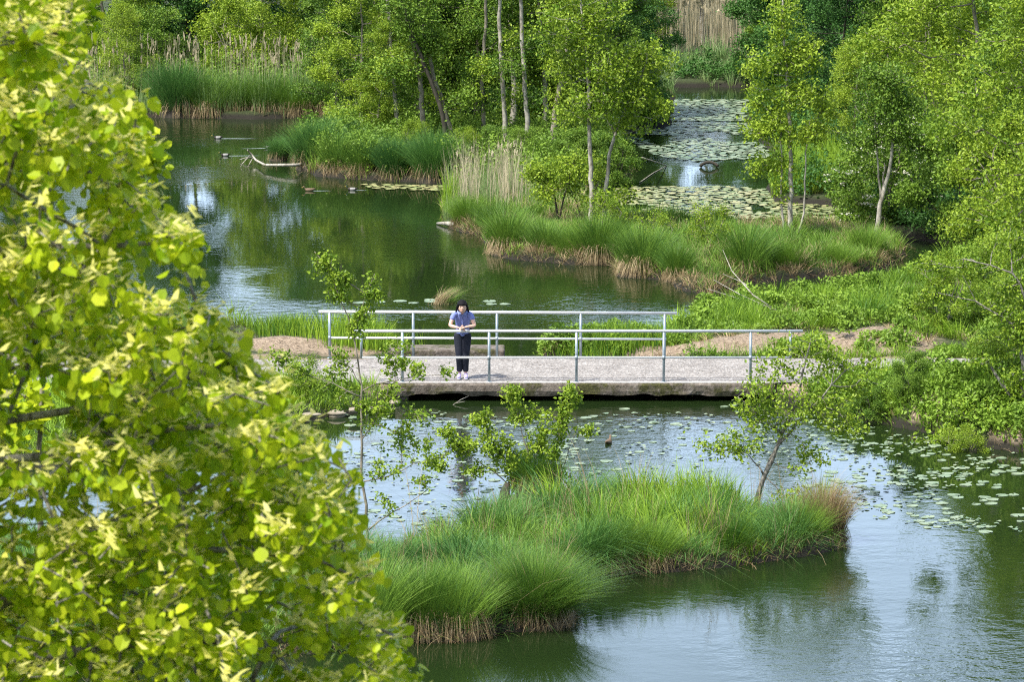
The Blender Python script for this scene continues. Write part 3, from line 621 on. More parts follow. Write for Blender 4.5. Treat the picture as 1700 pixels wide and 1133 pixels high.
# pale reed clump on the spit
c = P(805, 345); rr_ = np.random.default_rng(14)
def clump_pts(n, sx, sy, dx=0):
    p = np.stack([c[0] + dx + rr_.normal(size=n) * sx, c[1] - 1.0 + rr_.normal(size=n) * sy, np.zeros(n)], -1); p = p[gs(p[:, 0], p[:, 1]) > .02]; p[:, 2] = gz(p[:, 0], p[:, 1]); return p
o = reed_stalks('reed_clump', 'pale dry reed clump with a few plumes at the pond corner of the spit', np.concatenate([clump_pts(150, .22, .9, -.45), clump_pts(190, .26, .9, .55), clump_pts(70, .8, 1.2)]), rr_, 1.6, .013, 'reeds', None, .15, .25, .05)
pts = clump_pts(2400, .9, 1.2)
grass_obj('reeds', 'grey-green young reeds around the pale dry reed clump', pts, rr_, .85, .012, 'reed', .3, .8, 15, 'reeds')
pts = clump_pts(900, .12, .5, -1.0); grass_obj('grass', 'yellow-green iris leaves at the outermost corner of the spit', pts, rr_, .7, .014, 'grass', .25, .8, 16)
# tufts behind the bridge
for px, py, n, h, l in [(600, 580, 1800, .75, 'tall green grass tuft on the dirt bank behind the far handrail'), (1000, 585, 1400, .55, 'green grass tuft on the mud behind the far handrail'), (1050, 575, 1500, .5, 'green grass tuft where the channel meets the dirt bank'), (480, 562, 1500, .5, 'leafy tuft beside the dirt bank near the pond')]:
    c0 = P(px, py, .2); rt = np.random.default_rng(px); p = np.stack([c0[0] + rt.normal(size=n) * .38, c0[1] + rt.normal(size=n) * .35, np.zeros(n)], -1); p[:, 2] = np.maximum(gz(p[:, 0], p[:, 1]), 0)
    hh = h * (.5 + .6 * rt.random(n)); V, Q, r, T = blades(p, rt, hh * 1.1, hh * .5 * rt.random(n), rt.random(n) * 6.28, hh * .2, np.full(n, .013), rt.random(n), 4)
    tag(obj('grass_tuft', qmesh('grass_tuft', V, Q, M['grass'], {'rnd': r, 't': T + .2})), l, 'grass tuft')
for px, py, l in [(925, 588, 'small heap of pale dead reeds stranded behind the bridge'), (985, 590, 'reddish heap of dead reeds stranded behind the bridge')]:
    c0 = P(px, py, .1); rt = np.random.default_rng(px); n = 420; p = np.stack([c0[0] + rt.normal(size=n) * .13, c0[1] + rt.normal(size=n) * .12, rt.random(n) * .12], -1); p[:, 2] += np.maximum(gz(p[:, 0], p[:, 1]), 0)
    V, Q, r, T = blades(p, rt, .05 + .25 * rt.random(n), .3 * rt.random(n), rt.random(n) * 6.28, .1 + .1 * rt.random(n), np.full(n, .014), rt.random(n), 4)
    tag(obj('reed_heap', qmesh('reed_heap', V, Q, M['straw'], {'rnd': r, 't': T})), l, 'reed heap')

# ---------------------------------------------------------------- trees of repeated kinds
def variant(name, seed, h, rad, nl, ntip, per, size, wood, leafm, base=.12, r0=.11, lean=(0, 0), up=.6, shrub=False, nst=1, flowers=0):
    rg = np.random.default_rng(seed); trunks = []
    for k in range(nst):
        a = rg.random() * 6.28; sp = (0 if nst == 1 else rad * .45); ln = np.array([lean[0] + sp * math.cos(a), lean[1] + sp * math.sin(a)])
        ts = np.linspace(0, 1, 6); o = rg.normal(size=2) * (.08 if nst > 1 else 0); hh = h * (.92 if not shrub else .75) * (1 - .15 * rg.random() * (nst > 1))
        pts = np.stack([o[0] + ln[0] * ts ** 1.2, o[1] + ln[1] * ts ** 1.2, ts * hh - .15], -1); pts[1:-1, :2] += rg.normal(size=(4, 2)) * rad * .05
        trunks.append((pts, r0 * (.6 if nst > 1 else 1), .012))
    lobes = []
    for k in range(nl):
        f = (k + rg.random()) / nl; z = h * (base + (1 - base) * f); prof = math.sin(math.pi * min(1, (f * .80 + .16))) ** .6
        a = k * 2.4 + rg.random(); rr = rad * prof * (.35 + .62 * rg.random()); s = rad * (.24 + .24 * rg.random())
        lobes.append(((lean[0] * f + rr * math.cos(a), lean[1] * f + rr * math.sin(a), z), (s, s, s * .62), max(3, int(ntip / nl))))
    tm, lm = tree_meshes(name, trunks, lobes, seed + 500, int(per * .84), .125 * (size / .085) ** .5, size * 1.0, M[wood], M[leafm], rmax=r0 * .4, up=up)
    fm = None
    if flowers:
        tips = lobe_tips([(c_, np.array(s_) * 1.05, int(n_ * flowers)) for c_, s_, n_ in lobes], rg); i = np.repeat(np.arange(len(tips)), 16)
        pos = tips[i] + rg.normal(size=(len(i), 3)) * [.06, .06, .02]; V, Q, k = leafquads(pos, .06, rg, up=2.5, wid=.9); fm = qmesh('blossom', V, Q, M['flower'], {'rnd': np.repeat(rg.random(len(i)), k)})
    return tm, lm, fm
VAR = {
 'alderA': variant('alder', 11, 8.0, 1.9, 26, 420, 85, .088, 'bark', 'leaf_mid', .15),
 'alderB': variant('alder', 12, 8.4, 2.1, 28, 440, 85, .088, 'bark', 'leaf_mid', .18, .13, (.5, .2)),
 'alderC': variant('alder', 13, 7.4, 1.8, 25, 400, 80, .085, 'bark', 'leaf_bright', .10, .10, (-.7, .2)),
 'talltree': variant('talltree', 14, 9.0, 1.6, 24, 330, 80, .088, 'bark_pale', 'leaf_mid', .30, .12, (.3, 0)),
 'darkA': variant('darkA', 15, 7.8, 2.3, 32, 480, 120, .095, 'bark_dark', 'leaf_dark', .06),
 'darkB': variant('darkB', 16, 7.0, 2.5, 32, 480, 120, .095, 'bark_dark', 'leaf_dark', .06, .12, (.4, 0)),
 'brightA': variant('brightA', 17, 6.6, 2.2, 30, 440, 85, .085, 'bark', 'leaf_bright', .05, .10),
 'bushA': variant('bushA', 18, 3.2, 1.5, 14, 240, 85, .075, 'bark', 'leaf_bright', .05, .07, shrub=True, nst=4),
 'bushB': variant('bushB', 19, 2.8, 1.5, 14, 240, 85, .075, 'bark_dark', 'leaf_mid', .05, .07, shrub=True, nst=4),
 'elder': variant('elder', 20, 2.6, 1.6, 14, 240, 75, .085, 'bark', 'leaf_mid', .05, .07, shrub=True, nst=5, flowers=.55),
 'smallbush': variant('smallbush', 21, 1.3, .8, 9, 90, 50, .055, 'bark', 'leaf_bright', .05, .03, shrub=True, nst=4),
}
used = set()
def plant(kind, nm, x, y, s, rz, label, group, cat='tree', tilt=(0, 0)):
    tm, lm, fm = VAR[kind]; z = float(gz(x, y))
    t = thing(nm, label, cat, (x, y, z - .05), rz, group, s); t.rotation_euler = (tilt[0], tilt[1], rz)
    obj('trunk' if cat == 'tree' else 'stems', tm, t); obj('crown' if cat == 'tree' else 'foliage', lm, t)
    if fm: obj('blossom', fm, t)
    return t
def plants(rows, group, cat):
    for i, (kind, nm, px, py, s, label) in enumerate(rows):
        p = P(px, py, .15); plant(kind, nm, p[0], p[1], s, (px * 1.7 + py) % 6.28, label, group, cat)
G1 = 'trees crowding the wooded isle'
plants([
 ('alderC', 'alder_tree', 598, 238, .80, 'bright alder at the pond tip of the wooded isle, leaves reaching down to the sedge'),
 ('alderA', 'alder_tree', 560, 210, .72, 'rounded alder behind the tip alder, beside the end of the reed bed'),
 ('alderC', 'alder_tree', 628, 248, .50, 'small bright alder standing in front of the isle thicket'),
 ('alderA', 'alder_tree', 700, 222, .85, 'leafy alder between the isle tip and the leaning dark trunk'),
 ('alderB', 'alder_tree', 770, 222, .95, 'leaning alder with dark double trunk in the middle of the isle'),
 ('talltree', 'slender_tree', 850, 236, 1.0, 'tall slender tree with straight pale trunk on the wooded isle'),
 ('talltree', 'slender_tree', 905, 236, .9, 'second pale-trunked tree just behind the straight pale trunk'),
 ('alderA', 'alder_tree', 920, 225, .9, 'alder between the pale trunks and the two white stems'),
 ('alderB', 'alder_tree', 800, 226, .9, 'dark-stemmed alder behind the straight pale trunk'),
 ('alderC', 'alder_tree', 950, 232, .85, 'bright alder behind the two white stems'),
 ('alderA', 'alder_tree', 1010, 228, .78, 'alder on the channel side of the wooded isle'),
 ('darkB', 'alder_tree', 1020, 206, .62, 'low dark alder overhanging the lily channel'),
 ('darkA', 'alder_tree', 1048, 188, .60, 'dark alder farther up the lily channel'),
 ('alderB', 'alder_tree', 700, 215, .9, 'alder deep in the isle thicket behind the leaning trunk'),
 ('alderA', 'alder_tree', 630, 200, .85, 'alder deep in the isle thicket near its tip'),
 ('darkA', 'alder_tree', 900, 200, .85, 'shaded alder deep in the thicket behind the white stems'),
 ('alderB', 'alder_tree', 990, 190, .9, 'alder deep in the thicket toward the channel'),
 ], G1, 'tree')
G2 = 'bushes filling the wooded isle'
plants([
 ('bushB', 'bush', 812, 285, .42, 'low round bush at the foot of the straight pale trunk'),
 ('bushA', 'bush', 775, 285, .35, 'small bright bush beside the large dark round tussock'),
 ('bushB', 'bush', 950, 300, .50, 'dark bush behind the small dark-stemmed bush of the spit'),
 ('bushB', 'bush', 1015, 300, .55, 'dark bush dipping its twigs into the water by the floating log'),
 ('bushA', 'bush', 690, 275, .38, 'tiny pale bush on the isle shore'),
 ('bushB', 'bush', 870, 288, .40, 'bush under the second pale-trunked tree'),
 ('bushB', 'bush', 1068, 206, .50, 'dense bush at the narrow mouth of the lily channel'),
 ], G2, 'bush')
G3 = 'trees behind the far reed bed'
rows = [('brightA', -21.5, 137, 1.19, 'tree behind the reeds, mostly covered by the blossoming branches'), ('alderA', -17.5, 139, 1.06, 'mid-green tree above the round bush on the far shore'),
 ('brightA', -14.3, 138, 1.0, 'bright tree directly behind the first dry reed plumes'), ('darkA', -11.5, 142, 1.15, 'dark tree in the gap between two bright ones behind the reeds'),
 ('brightA', -8.6, 138, 1.06, 'bright tree behind the densest reed plumes'), ('alderA', -5.4, 137, 1.12, 'tree at the end of the reed bed toward the isle'),
 ('alderB', -2.0, 141, .9, 'tree showing between the reed bed and the isle thicket'), ('darkA', -19.5, 149, 1.35, 'tall dark tree in the second row behind the reeds'),
 ('alderA', -14, 150, 1.35, 'second-row tree behind the round bright crowns'), ('darkB', -8, 151, 1.35, 'dark second-row tree behind the densest plumes'), ('alderB', -3, 153, 1.35, 'second-row tree behind the reed bed end'),
 ('darkB', 1.5, 150, .95, 'dark tree closing the view behind the isle thicket'), ('alderA', -26, 143, 1.0, 'tree far along the pond shore beyond the blossoming branches'), ('alderA', 6.5, 172, .7, 'tree at the back of the tan reed field'),
 ('darkA', 14.5, 163, .85, 'dark tree beside the tan reed field'),
 ('talltree', 7.3, 152, 1.0, 'slim dark trunk standing before the tan reed field'), ('talltree', 9.6, 158, 1.1, 'second slim trunk in front of the tan reed field'), ('talltree', 5.2, 156, 1.1, 'slim trunk at the isle end of the tan reed field'), ('brightA', 4.9, 147, .75, 'low bright tree at the foot of the tan reed field'), ('alderA', 10.7, 149, .8, 'tree closing the tan reed field toward the dense wood')]
for i, (k, x, y, s, l) in enumerate(rows): plant(k, 'tree', x, y, s, i * 1.3, l, G3)
p = P(200, 186, .1); plant('brightA', 'round_bush', p[0], p[1] + 1, .50, 2, 'round bright bush at the shore among the sparse dry reeds', None, 'bush')
for i, (x, y, l) in enumerate([(-16.8, 134, 'bush in front of the far trees next to the reeds'), (-12.5, 134.5, 'bush behind the first reed plumes'), (-9.2, 134.2, 'bush peeping between the tallest reed plumes'), (-6, 133.5, 'bush at the shaded end of the reed plumes')]):
    plant('bushB' if i % 2 else 'bushA', 'bush', x, y, .95, i * 2., l, 'bushes behind the dry reeds', 'bush')
G4 = 'dense wood across the channel'
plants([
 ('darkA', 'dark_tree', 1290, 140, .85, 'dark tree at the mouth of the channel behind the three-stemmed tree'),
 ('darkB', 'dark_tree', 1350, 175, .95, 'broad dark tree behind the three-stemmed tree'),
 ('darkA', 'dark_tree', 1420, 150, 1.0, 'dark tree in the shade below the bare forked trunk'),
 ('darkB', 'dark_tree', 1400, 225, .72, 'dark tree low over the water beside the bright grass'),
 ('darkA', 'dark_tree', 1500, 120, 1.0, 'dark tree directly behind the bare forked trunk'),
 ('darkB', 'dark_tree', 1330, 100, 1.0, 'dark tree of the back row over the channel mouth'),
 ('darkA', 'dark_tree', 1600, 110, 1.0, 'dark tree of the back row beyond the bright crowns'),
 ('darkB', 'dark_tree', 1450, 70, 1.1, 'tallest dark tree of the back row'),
 ('alderA', 'alder_tree', 1265, 120, .55, 'lighter small tree where the channel bends out of sight'),
 ('brightA', 'alder_tree', 1420, 285, .55, 'bright low alder next to the tall grass by the lilies'),
 ('brightA', 'alder_tree', 1530, 290, .80, 'bright alder behind the elder with white blossom'),
 ('alderA', 'alder_tree', 1475, 240, .80, 'mid-green alder above the white blossoms'),
 ('brightA', 'alder_tree', 1620, 330, 1.25, 'sunlit alder towering above the white elder'),
 ('alderC', 'alder_tree', 1690, 300, 1.2, 'tall sunlit alder at the edge of the dense wood'),
 ('alderA', 'alder_tree', 1720, 400, 1.15, 'alder leaning over the dark inlet'),
 ('brightA', 'alder_tree', 1590, 240, 1.25, 'bright alder of the middle row over the bare forked trunk foot'),
 ('brightA', 'alder_tree', 1760, 500, 1.15, 'alder nearest the dirt path, its crown cut by the picture edge'),
 ], G4, 'tree')
G5 = 'bushes on the shrubby bank'
plants([
 ('elder', 'elder_bush', 1455, 372, 1.0, 'elder bush with flat white blossoms over the water'),
 ('elder', 'elder_bush', 1545, 352, .9, 'second elder with sparse white blossoms higher on the bank'),
 ('bushB', 'bush', 1600, 398, 1.0, 'dark bush over the shaded inlet'),
 ('bushA', 'bush', 1680, 420, 1.0, 'bright bush at the back of the shaded inlet'),
 ('bushA', 'bush', 1570, 560, .50, 'twiggy bush with thin bare stems on the dirt bank'),
 ('bushA', 'bush', 1655, 540, .55, 'spreading bright bush behind the dirt path'),
 ('bushB', 'bush', 1720, 640, .70, 'bush on the grassy mound near the water'),
 ('bushA', 'bush', 1690, 700, .60, 'bush with a pale trunk overhanging the muddy bank'),
 ('bushA', 'bush', 1600, 735, .30, 'bright drooping bush reaching out over the lily pads'),
 ('bushB', 'bush', 1440, 688, .30, 'bush on the bank behind the leaning young alder'),
 ('bushB', 'bush', 1510, 692, .30, 'leafy bush over the undercut bank'),
 ], G5, 'bush')
G6 = 'small leafy bushes on the spit'
plants([('smallbush', 'small_bush', 1095, 425, .7, 'pale small bush in the sedge behind the lone spiky tussock'), ('smallbush', 'small_bush', 1180, 420, .8, 'pale small bush in the middle of the spit sedge'),
 ('smallbush', 'small_bush', 1010, 400, .7, 'small bush at the foot of the two white stems'), ('smallbush', 'small_bush', 500, 672, .6, 'small bush at the grassy bank below the path')], G6, 'bush')

# ---------------------------------------------------------------- single trees built one by one
def hero(nm, label, cat, base, trunks, lobes, seed, per, spread, size, wood, leafm, d, parts=('trunk', 'crown'), r_tip=.004, **kw):
    """trunks/lobes given as photo pixels on the plane at distance d (lobes with depth) -> world metres"""
    b = base; k = 1 / scl(d)
    def w3(px, py, dy=0):
        q = PD(px, py, d); return np.array([q[0] - b[0], q[1] - b[1] + dy, q[2] - b[2]])
    tr = [(np.array([w3(*p_) for p_ in pp]), r0, r1) for pp, r0, r1 in trunks]
    lb = [(w3(x, y, dy), (rx * k, max(rx, ry) * k * .8, ry * k), n) for x, y, rx, ry, n, dy in lobes]
    tm, lm = tree_meshes(nm, tr, lb, seed, per, spread, size, M[wood], M[leafm], r_tip=r_tip, **kw)
    t = thing(nm, label, cat, b); obj(parts[0], tm, t); obj(parts[1], lm, t); return t
# two white-stemmed trees on the spit
b = PG(982, 384); hero('white_stem_tree', 'young tree with straight white trunk and bright crown on the spit', 'tree', b,
 [([(982, 390), (983, 330), (980, 250), (978, 180), (975, 110), (968, 40), (960, -40)], .075, .02)],
 [(975, 60, 55, 45, 50, 0), (1010, 110, 50, 40, 45, -.2), (935, 100, 45, 40, 40, .2), (1040, 160, 40, 30, 30, 0), (985, 170, 45, 35, 28, -.3), (925, 40, 45, 35, 30, 0), (1000, 10, 60, 40, 40, 0), (950, 185, 35, 25, 18, .2), (960, -50, 50, 40, 30, 0), (1000, 330, 22, 20, 8, -.2)], 101, 30, .11, .0882, 'bark_pale', 'leaf_bright', b[1])
b = PG(1004, 382); hero('white_stem_tree', 'second white-stemmed tree, leaning over the lily rafts', 'tree', b,
 [([(1003, 388), (1004, 330), (1012, 260), (1022, 215), (1040, 180), (1062, 140), (1075, 90)], .065, .02), ([(1020, 222), (1008, 195), (1000, 165)], .03, .01)],
 [(1065, 150, 40, 30, 35, 0), (1085, 100, 40, 30, 35, .3), (1050, 200, 40, 25, 26, 0), (1095, 175, 22, 18, 14, 0), (1040, 90, 40, 30, 26, 0), (1030, 320, 25, 18, 10, 0), (1045, 365, 20, 14, 8, 0)], 102, 30, .11, .0882, 'bark_pale', 'leaf_bright', b[1])
b = PG(926, 374); hero('small_tree', 'small bush with dark forked stems beside the white stems', 'bush', b,
 [([(926, 380), (925, 340), (915, 305), (900, 280)], .04, .01), ([(926, 375), (935, 330), (945, 300), (950, 275)], .03, .01), ([(970, 385), (960, 340), (940, 300)], .018, .008)],
 [(920, 285, 40, 22, 32, 0), (965, 270, 35, 20, 26, .2), (890, 290, 25, 18, 18, 0), (905, 320, 25, 12, 14, -.2), (950, 310, 30, 14, 16, .2), (985, 290, 25, 16, 14, 0), (975, 330, 20, 10, 7, 0)], 103, 36, .11, .075, 'bark_dark', 'leaf_bright', b[1])
for i_, (px, py, top, r0, mt, lab) in enumerate([(757, 243, [(745, 200), (728, 150), (712, 95), (700, 30), (694, -40)], .075, 'bark', 'brown trunk leaning toward the pond in the middle of the isle'),
    (742, 246, [(738, 200), (722, 150), (700, 100), (680, 40)], .085, 'bark_dark', 'thick dark trunk leaning beside the brown one'),
    (704, 243, [(702, 205), (700, 150), (690, 90), (672, 20), (662, -40)], .09, 'bark', 'thin grey trunk between the isle tip and the leaning trunks'),
    (660, 232, [(658, 190), (652, 120), (648, 50), (640, -40)], .08, 'bark_pale', 'thin pale trunk near the isle tip'),
    (838, 246, [(838, 190), (833, 120), (829, 50), (828, -40)], .085, 'bark_pale', 'tallest straight pale trunk of the isle, free of leaves below'),
    (876, 250, [(874, 190), (870, 120), (866, 50), (864, -40)], .085, 'bark_pale', 'straight grey trunk next to the tallest pale one'),
    (915, 252, [(920, 200), (928, 150), (940, 90), (944, 20)], .10, 'bark', 'grey trunk inclined toward the white-stemmed trees'),
    (800, 240, [(803, 190), (800, 120), (806, 40), (806, -40)], .07, 'bark', 'thin stem between the leaning trunks and the tallest pale one')]):
    py += 14; d_ = P(px, py, .2)[1]; b = np.array([PD(px, py, d_)[0], d_, float(gz(PD(px, py, d_)[0], d_))]); tx, ty = top[-1]
    hero('bare_trunk_tree', lab, 'tree', b, [([(px, py + 6)] + top, r0, r0 * .55)], [(tx, ty - 20, 55, 40, 60, 0), (tx + 30, 70, 34, 22, 22, .2), (tx - 20, 110, 30, 20, 16, -.2), (px + 20, 160, 26, 16, 10, 0)], 130 + i_, 46, .13, .085, mt, 'leaf_mid' if i_ % 2 else 'leaf_bright', d_)
b = PG(1314, 396); hero('three_stemmed_tree', 'slender tree with three pale stems at the middle of the spit', 'tree', b,
 [([(1312, 400), (1313, 340), (1313, 260), (1311, 190), (1306, 120), (1300, 50), (1298, -20)], .07, .02), ([(1303, 392), (1297, 340), (1298, 270), (1296, 200)], .035, .012), ([(1318, 400), (1334, 370), (1336, 310), (1337, 250), (1345, 200)], .030, .012)],
 [(1300, 90, 50, 35, 46, 0), (1330, 150, 48, 30, 44, 0), (1270, 160, 45, 30, 38, .2), (1300, 210, 48, 28, 40, 0), (1255, 110, 30, 25, 20, 0), (1350, 220, 35, 22, 24, -.2), (1260, 215, 32, 18, 20, 0), (1300, 30, 40, 35, 30, 0), (1340, 90, 30, 30, 22, 0), (1250, 275, 26, 16, 12, 0), (1290, 275, 32, 20, 18, 0), (1370, 185, 22, 18, 14, .2), (1300, 320, 18, 14, 7, 0)], 104, 30, .11, .0880, 'bark_pale', 'leaf_bright', b[1])
b = PG(1456, 395); hero('forked_tree', 'young tree with forked grey trunk at the narrow end of the spit', 'tree', b,
 [([(1454, 402), (1458, 360), (1465, 325), (1478, 280), (1483, 240), (1482, 190), (1480, 130)], .075, .015), ([(1463, 335), (1459, 300), (1457, 260), (1455, 220)], .035, .012), ([(1464, 330), (1466, 300), (1468, 270)], .022, .010)],
 [(1480, 140, 38, 28, 34, 0), (1450, 175, 40, 25, 34, 0), (1505, 180, 38, 28, 34, .2), (1480, 215, 45, 22, 34, 0), (1430, 230, 34, 18, 22, 0), (1520, 235, 28, 22, 20, 0), (1440, 125, 25, 20, 14, 0)], 105, 46, .12, .075, 'bark_pale', 'leaf_mid', b[1])
b = np.array([PD(1556, 190, 112)[0], 112., .1]); hero('bare_forked_tree', 'reddish bare trunk forking into a V against the dark wood', 'tree', b,
 [([(1562, 215), (1552, 160), (1548, 110), (1545, 60), (1541, 30), (1536, -30)], .10, .06), ([(1541, 32), (1530, 5), (1520, -40)], .05, .03), ([(1543, 34), (1548, 0), (1550, -40)], .05, .03)],
 [(1530, -60, 50, 30, 40, 0), (1585, 130, 20, 15, 8, 0)], 106, 40, .13, .085, 'bark', 'leaf_mid', 112)
b = PG(1258, 838); hero('leaning_alder', 'young alder with smooth leaning trunk at the back of the low island', 'tree', b,
 [([(1256, 838), (1268, 795), (1285, 750), (1305, 715), (1320, 670), (1335, 620), (1345, 570)], .048, .012), ([(1272, 785), (1276, 755), (1300, 728), (1340, 690), (1380, 640)], .035, .010), ([(1268, 790), (1250, 765), (1240, 752)], .018, .006), ([(1300, 722), (1260, 690), (1225, 660)], .02, .006)],
 [(1250, 640, 38, 24, 16, -.2), (1290, 610, 40, 30, 18, 0), (1340, 580, 48, 30, 24, .2), (1390, 610, 50, 32, 28, .4), (1310, 670, 55, 28, 30, -.3), (1370, 680, 55, 32, 36, 0), (1430, 650, 38, 28, 20, .3), (1270, 700, 50, 25, 26, 0), (1230, 735, 40, 22, 18, -.2), (1190, 745, 22, 14, 8, 0), (1165, 735, 14, 8, 4, 0), (1340, 760, 34, 30, 18, 0), (1325, 820, 30, 22, 12, -.1), (1415, 710, 38, 22, 20, 0), (1235, 680, 26, 16, 8, .1), (1450, 600, 26, 20, 10, .3)], 107, 19, .08, .060, 'bark_near', 'leaf_bright', b[1], oval=True)
b = PG(870, 822); hero('multi_stem_shrub', 'airy shrub of thin upright stems rising from a straw-footed stool', 'shrub', b,
 [([(890, 830), (882, 780), (870, 730), (858, 690), (850, 650)], .018, .005), ([(880, 830), (885, 770), (900, 720), (905, 690)], .016, .005), ([(905, 830), (912, 780), (925, 730), (940, 680), (945, 655)], .016, .005), ([(875, 830), (850, 780), (820, 730), (800, 700)], .014, .005), ([(870, 830), (830, 790), (780, 755), (750, 740)], .013, .005), ([(928, 835), (932, 790), (938, 750), (955, 720)], .011, .004), ([(885, 830), (878, 750), (868, 700)], .013, .005)],
 [(848, 660, 22, 24, 13, 0), (870, 690, 26, 24, 16, .1), (945, 665, 18, 24, 15, 0), (925, 700, 28, 26, 20, 0), (905, 740, 35, 28, 26, 0), (800, 700, 24, 20, 14, 0), (825, 735, 32, 22, 20, -.1), (770, 740, 30, 20, 17, 0), (740, 720, 18, 14, 8, 0), (735, 770, 24, 16, 9, .1), (850, 770, 35, 25, 26, 0), (925, 790, 24, 26, 15, 0), (975, 715, 10, 14, 5, 0), (875, 800, 36, 18, 20, 0), (790, 780, 26, 16, 8, 0)], 108, 32, .05, .058, 'bark', 'leaf_bright', b[1], parts=('stems', 'foliage'), r_tip=.003, oval=True)
put_tussock(TM[1], b[0] + .18, b[1] - .05, .85, 1., 'straw and dark root stool at the foot of the airy shrub', None, z=.05)
ds = 60.5; b = np.array([PD(612, 960, ds)[0], ds, .1]); hero('sapling', 'thin young alder standing alone in front of the bridge end, bright leaves at its tip', 'tree', b,
 [([(612, 960), (608, 860), (600, 770), (601, 700), (598, 620), (590, 560), (575, 520), (560, 480), (545, 440), (522, 418)], .030, .006), ([(590, 545), (603, 515), (610, 480), (622, 455)], .010, .004), ([(600, 650), (640, 632), (690, 625), (740, 622)], .010, .004), ([(600, 660), (560, 640), (520, 625), (480, 610)], .010, .004), ([(604, 800), (650, 790), (700, 765), (740, 755)], .010, .004), ([(612, 880), (660, 845), (690, 830), (712, 812)], .012, .005), ([(601, 730), (630, 690), (650, 640), (655, 600)], .009, .004), ([(600, 640), (575, 600), (545, 590)], .008, .004)],
 [(535, 440, 20, 18, 16, 0), (565, 460, 22, 18, 18, 0), (560, 490, 20, 16, 14, 0), (545, 425, 10, 8, 4, 0), (618, 480, 14, 26, 12, .1), (628, 490, 14, 10, 6, 0), (605, 520, 22, 16, 14, 0), (590, 545, 24, 14, 12, 0), (655, 600, 30, 20, 15, 0), (690, 610, 26, 16, 11, -.1), (660, 575, 20, 14, 7, 0), (500, 615, 28, 14, 10, 0), (460, 600, 24, 18, 12, .1), (560, 620, 40, 20, 14, .2), (560, 660, 45, 28, 26, .2), (640, 660, 40, 26, 20, 0), (690, 690, 26, 22, 13, 0), (660, 730, 30, 22, 14, .1), (620, 690, 36, 30, 22, 0), (700, 740, 26, 16, 10, 0), (640, 780, 34, 18, 12, 0), (700, 800, 20, 14, 6, 0), (740, 618, 14, 8, 4, 0), (560, 590, 24, 12, 6, 0), (640, 830, 18, 20, 6, 0), (715, 770, 18, 12, 5, 0)], 109, 20, .045, .054, 'bark', 'leaf_bright', ds, r_tip=.003, oval=True)
# overhanging branch with a lean trunk, near the water below the mound
b = PG(1745, 735); hero('overhanging_alder', 'alder with pale slanting trunk sending boughs over the lily pads', 'tree', b,
 [([(1760, 745), (1710, 680), (1670, 655), (1640, 600)], .09, .02), ([(1705, 678), (1660, 700), (1610, 735), (1560, 745)], .04, .008), ([(1700, 672), (1700, 600), (1690, 540), (1620, 500)], .05, .01), ([(1760, 740), (1720, 560), (1690, 450), (1600, 430)], .05, .01)],
 [(1560, 730, 45, 18, 30, 0), (1620, 740, 45, 20, 32, .1), (1520, 765, 22, 18, 10, -.1), (1650, 690, 55, 28, 40, .2), (1600, 690, 40, 22, 24, .2), (1690, 640, 40, 40, 36, 0), (1640, 600, 34, 12, 10, 0), (1690, 560, 40, 25, 28, 0), (1640, 510, 45, 14, 16, .3), (1560, 490, 40, 14, 18, .3), (1690, 470, 35, 25, 26, .2), (1620, 450, 40, 20, 22, .2), (1540, 440, 26, 14, 12, .2), (1690, 400, 40, 30, 30, .2), (1690, 520, 40, 30, 24, 0)], 110, 20, .075, .066, 'bark_near', 'leaf_bright', b[1], oval=True)
# ---------------------------------------------------------------- blossoming tree close to the camera
rng = np.random.default_rng(321)
edge = [(0, 172), (60, 168), (90, 150), (118, 158), (140, 245), (185, 268), (210, 280), (245, 280), (285, 245), (312, 250), (345, 290), (372, 342), (408, 345), (425, 240), (470, 262), (495, 330), (525, 400), (560, 430), (600, 458), (640, 486), (680, 530), (720, 560), (760, 600), (800, 628), (860, 610), (905, 605), (935, 652), (965, 640), (990, 605), (1010, 640), (1060, 685), (1133, 712), (1300, 760)]
ey = np.array([e[0] for e in edge]); ex_ = np.array([e[1] for e in edge])
tips = []
rx = lambda y: np.interp(y, ey, ex_)
cand = 0
while cand < 60000 and len(tips) < 2400:
    cand += 1; py = rng.uniform(-160, 1330); px = rng.uniform(-420, 780); lim = float(rx(py)) - 26
    if px > lim: continue
    inner = vnoise(px + 3000, py + 3000, 105, 70)
    if lim - px > 70 and inner < .26: continue
    if 560 < py < 800 and px < 180 and inner < .52: continue
    d = rng.uniform(10.3, 12.6); q = PD(px, py, d)
    if tips and np.min(np.linalg.norm(np.array(tips) - q, axis=1)) < .042: continue
    tips.append(q)
tips = np.array(tips)
base = np.array([-2.75, 11.6, float(gz(-2.75, 11.6))])
tr = [(np.array([[0, 0, -.2], [.05, 0, 3], [-.05, .05, 6], [0, 0, 9], [.08, .05, 11], [.15, .05, 12.6], [.2, 0, 13.4]]) + base, .17, .03)]
def limb(pix, r0, r1=.006): tr.append((np.array([PD(*p_) for p_ in pix]), r0, r1))
t0 = base + [0.02, 0, 0]
def L3(z, pix, r0, r1=.006): tr.append((np.array([base + [.05, 0, z - base[2]]] + [PD(*p_) for p_ in pix]), r0, r1))
L3(9.4, [(-150, 1200, 11.4), (60, 1060, 11.3), (240, 1060, 11.2), (420, 1075, 11.2), (600, 1050, 11.1)], .045)
L3(9.9, [(-160, 1050, 11.4), (60, 920, 11.3), (160, 885, 11.2), (300, 840, 11.1), (370, 790, 11.0)], .042)
L3(9.8, [(-120, 1080, 11.5), (120, 900, 11.4), (250, 880, 11.2), (370, 890, 11.2), (470, 950, 11.2), (560, 940, 11.2)], .036)
L3(10.3, [(-200, 820, 11.2), (0, 750, 11.1), (110, 750, 11.0), (260, 720, 11.0), (420, 700, 11.0)], .034)
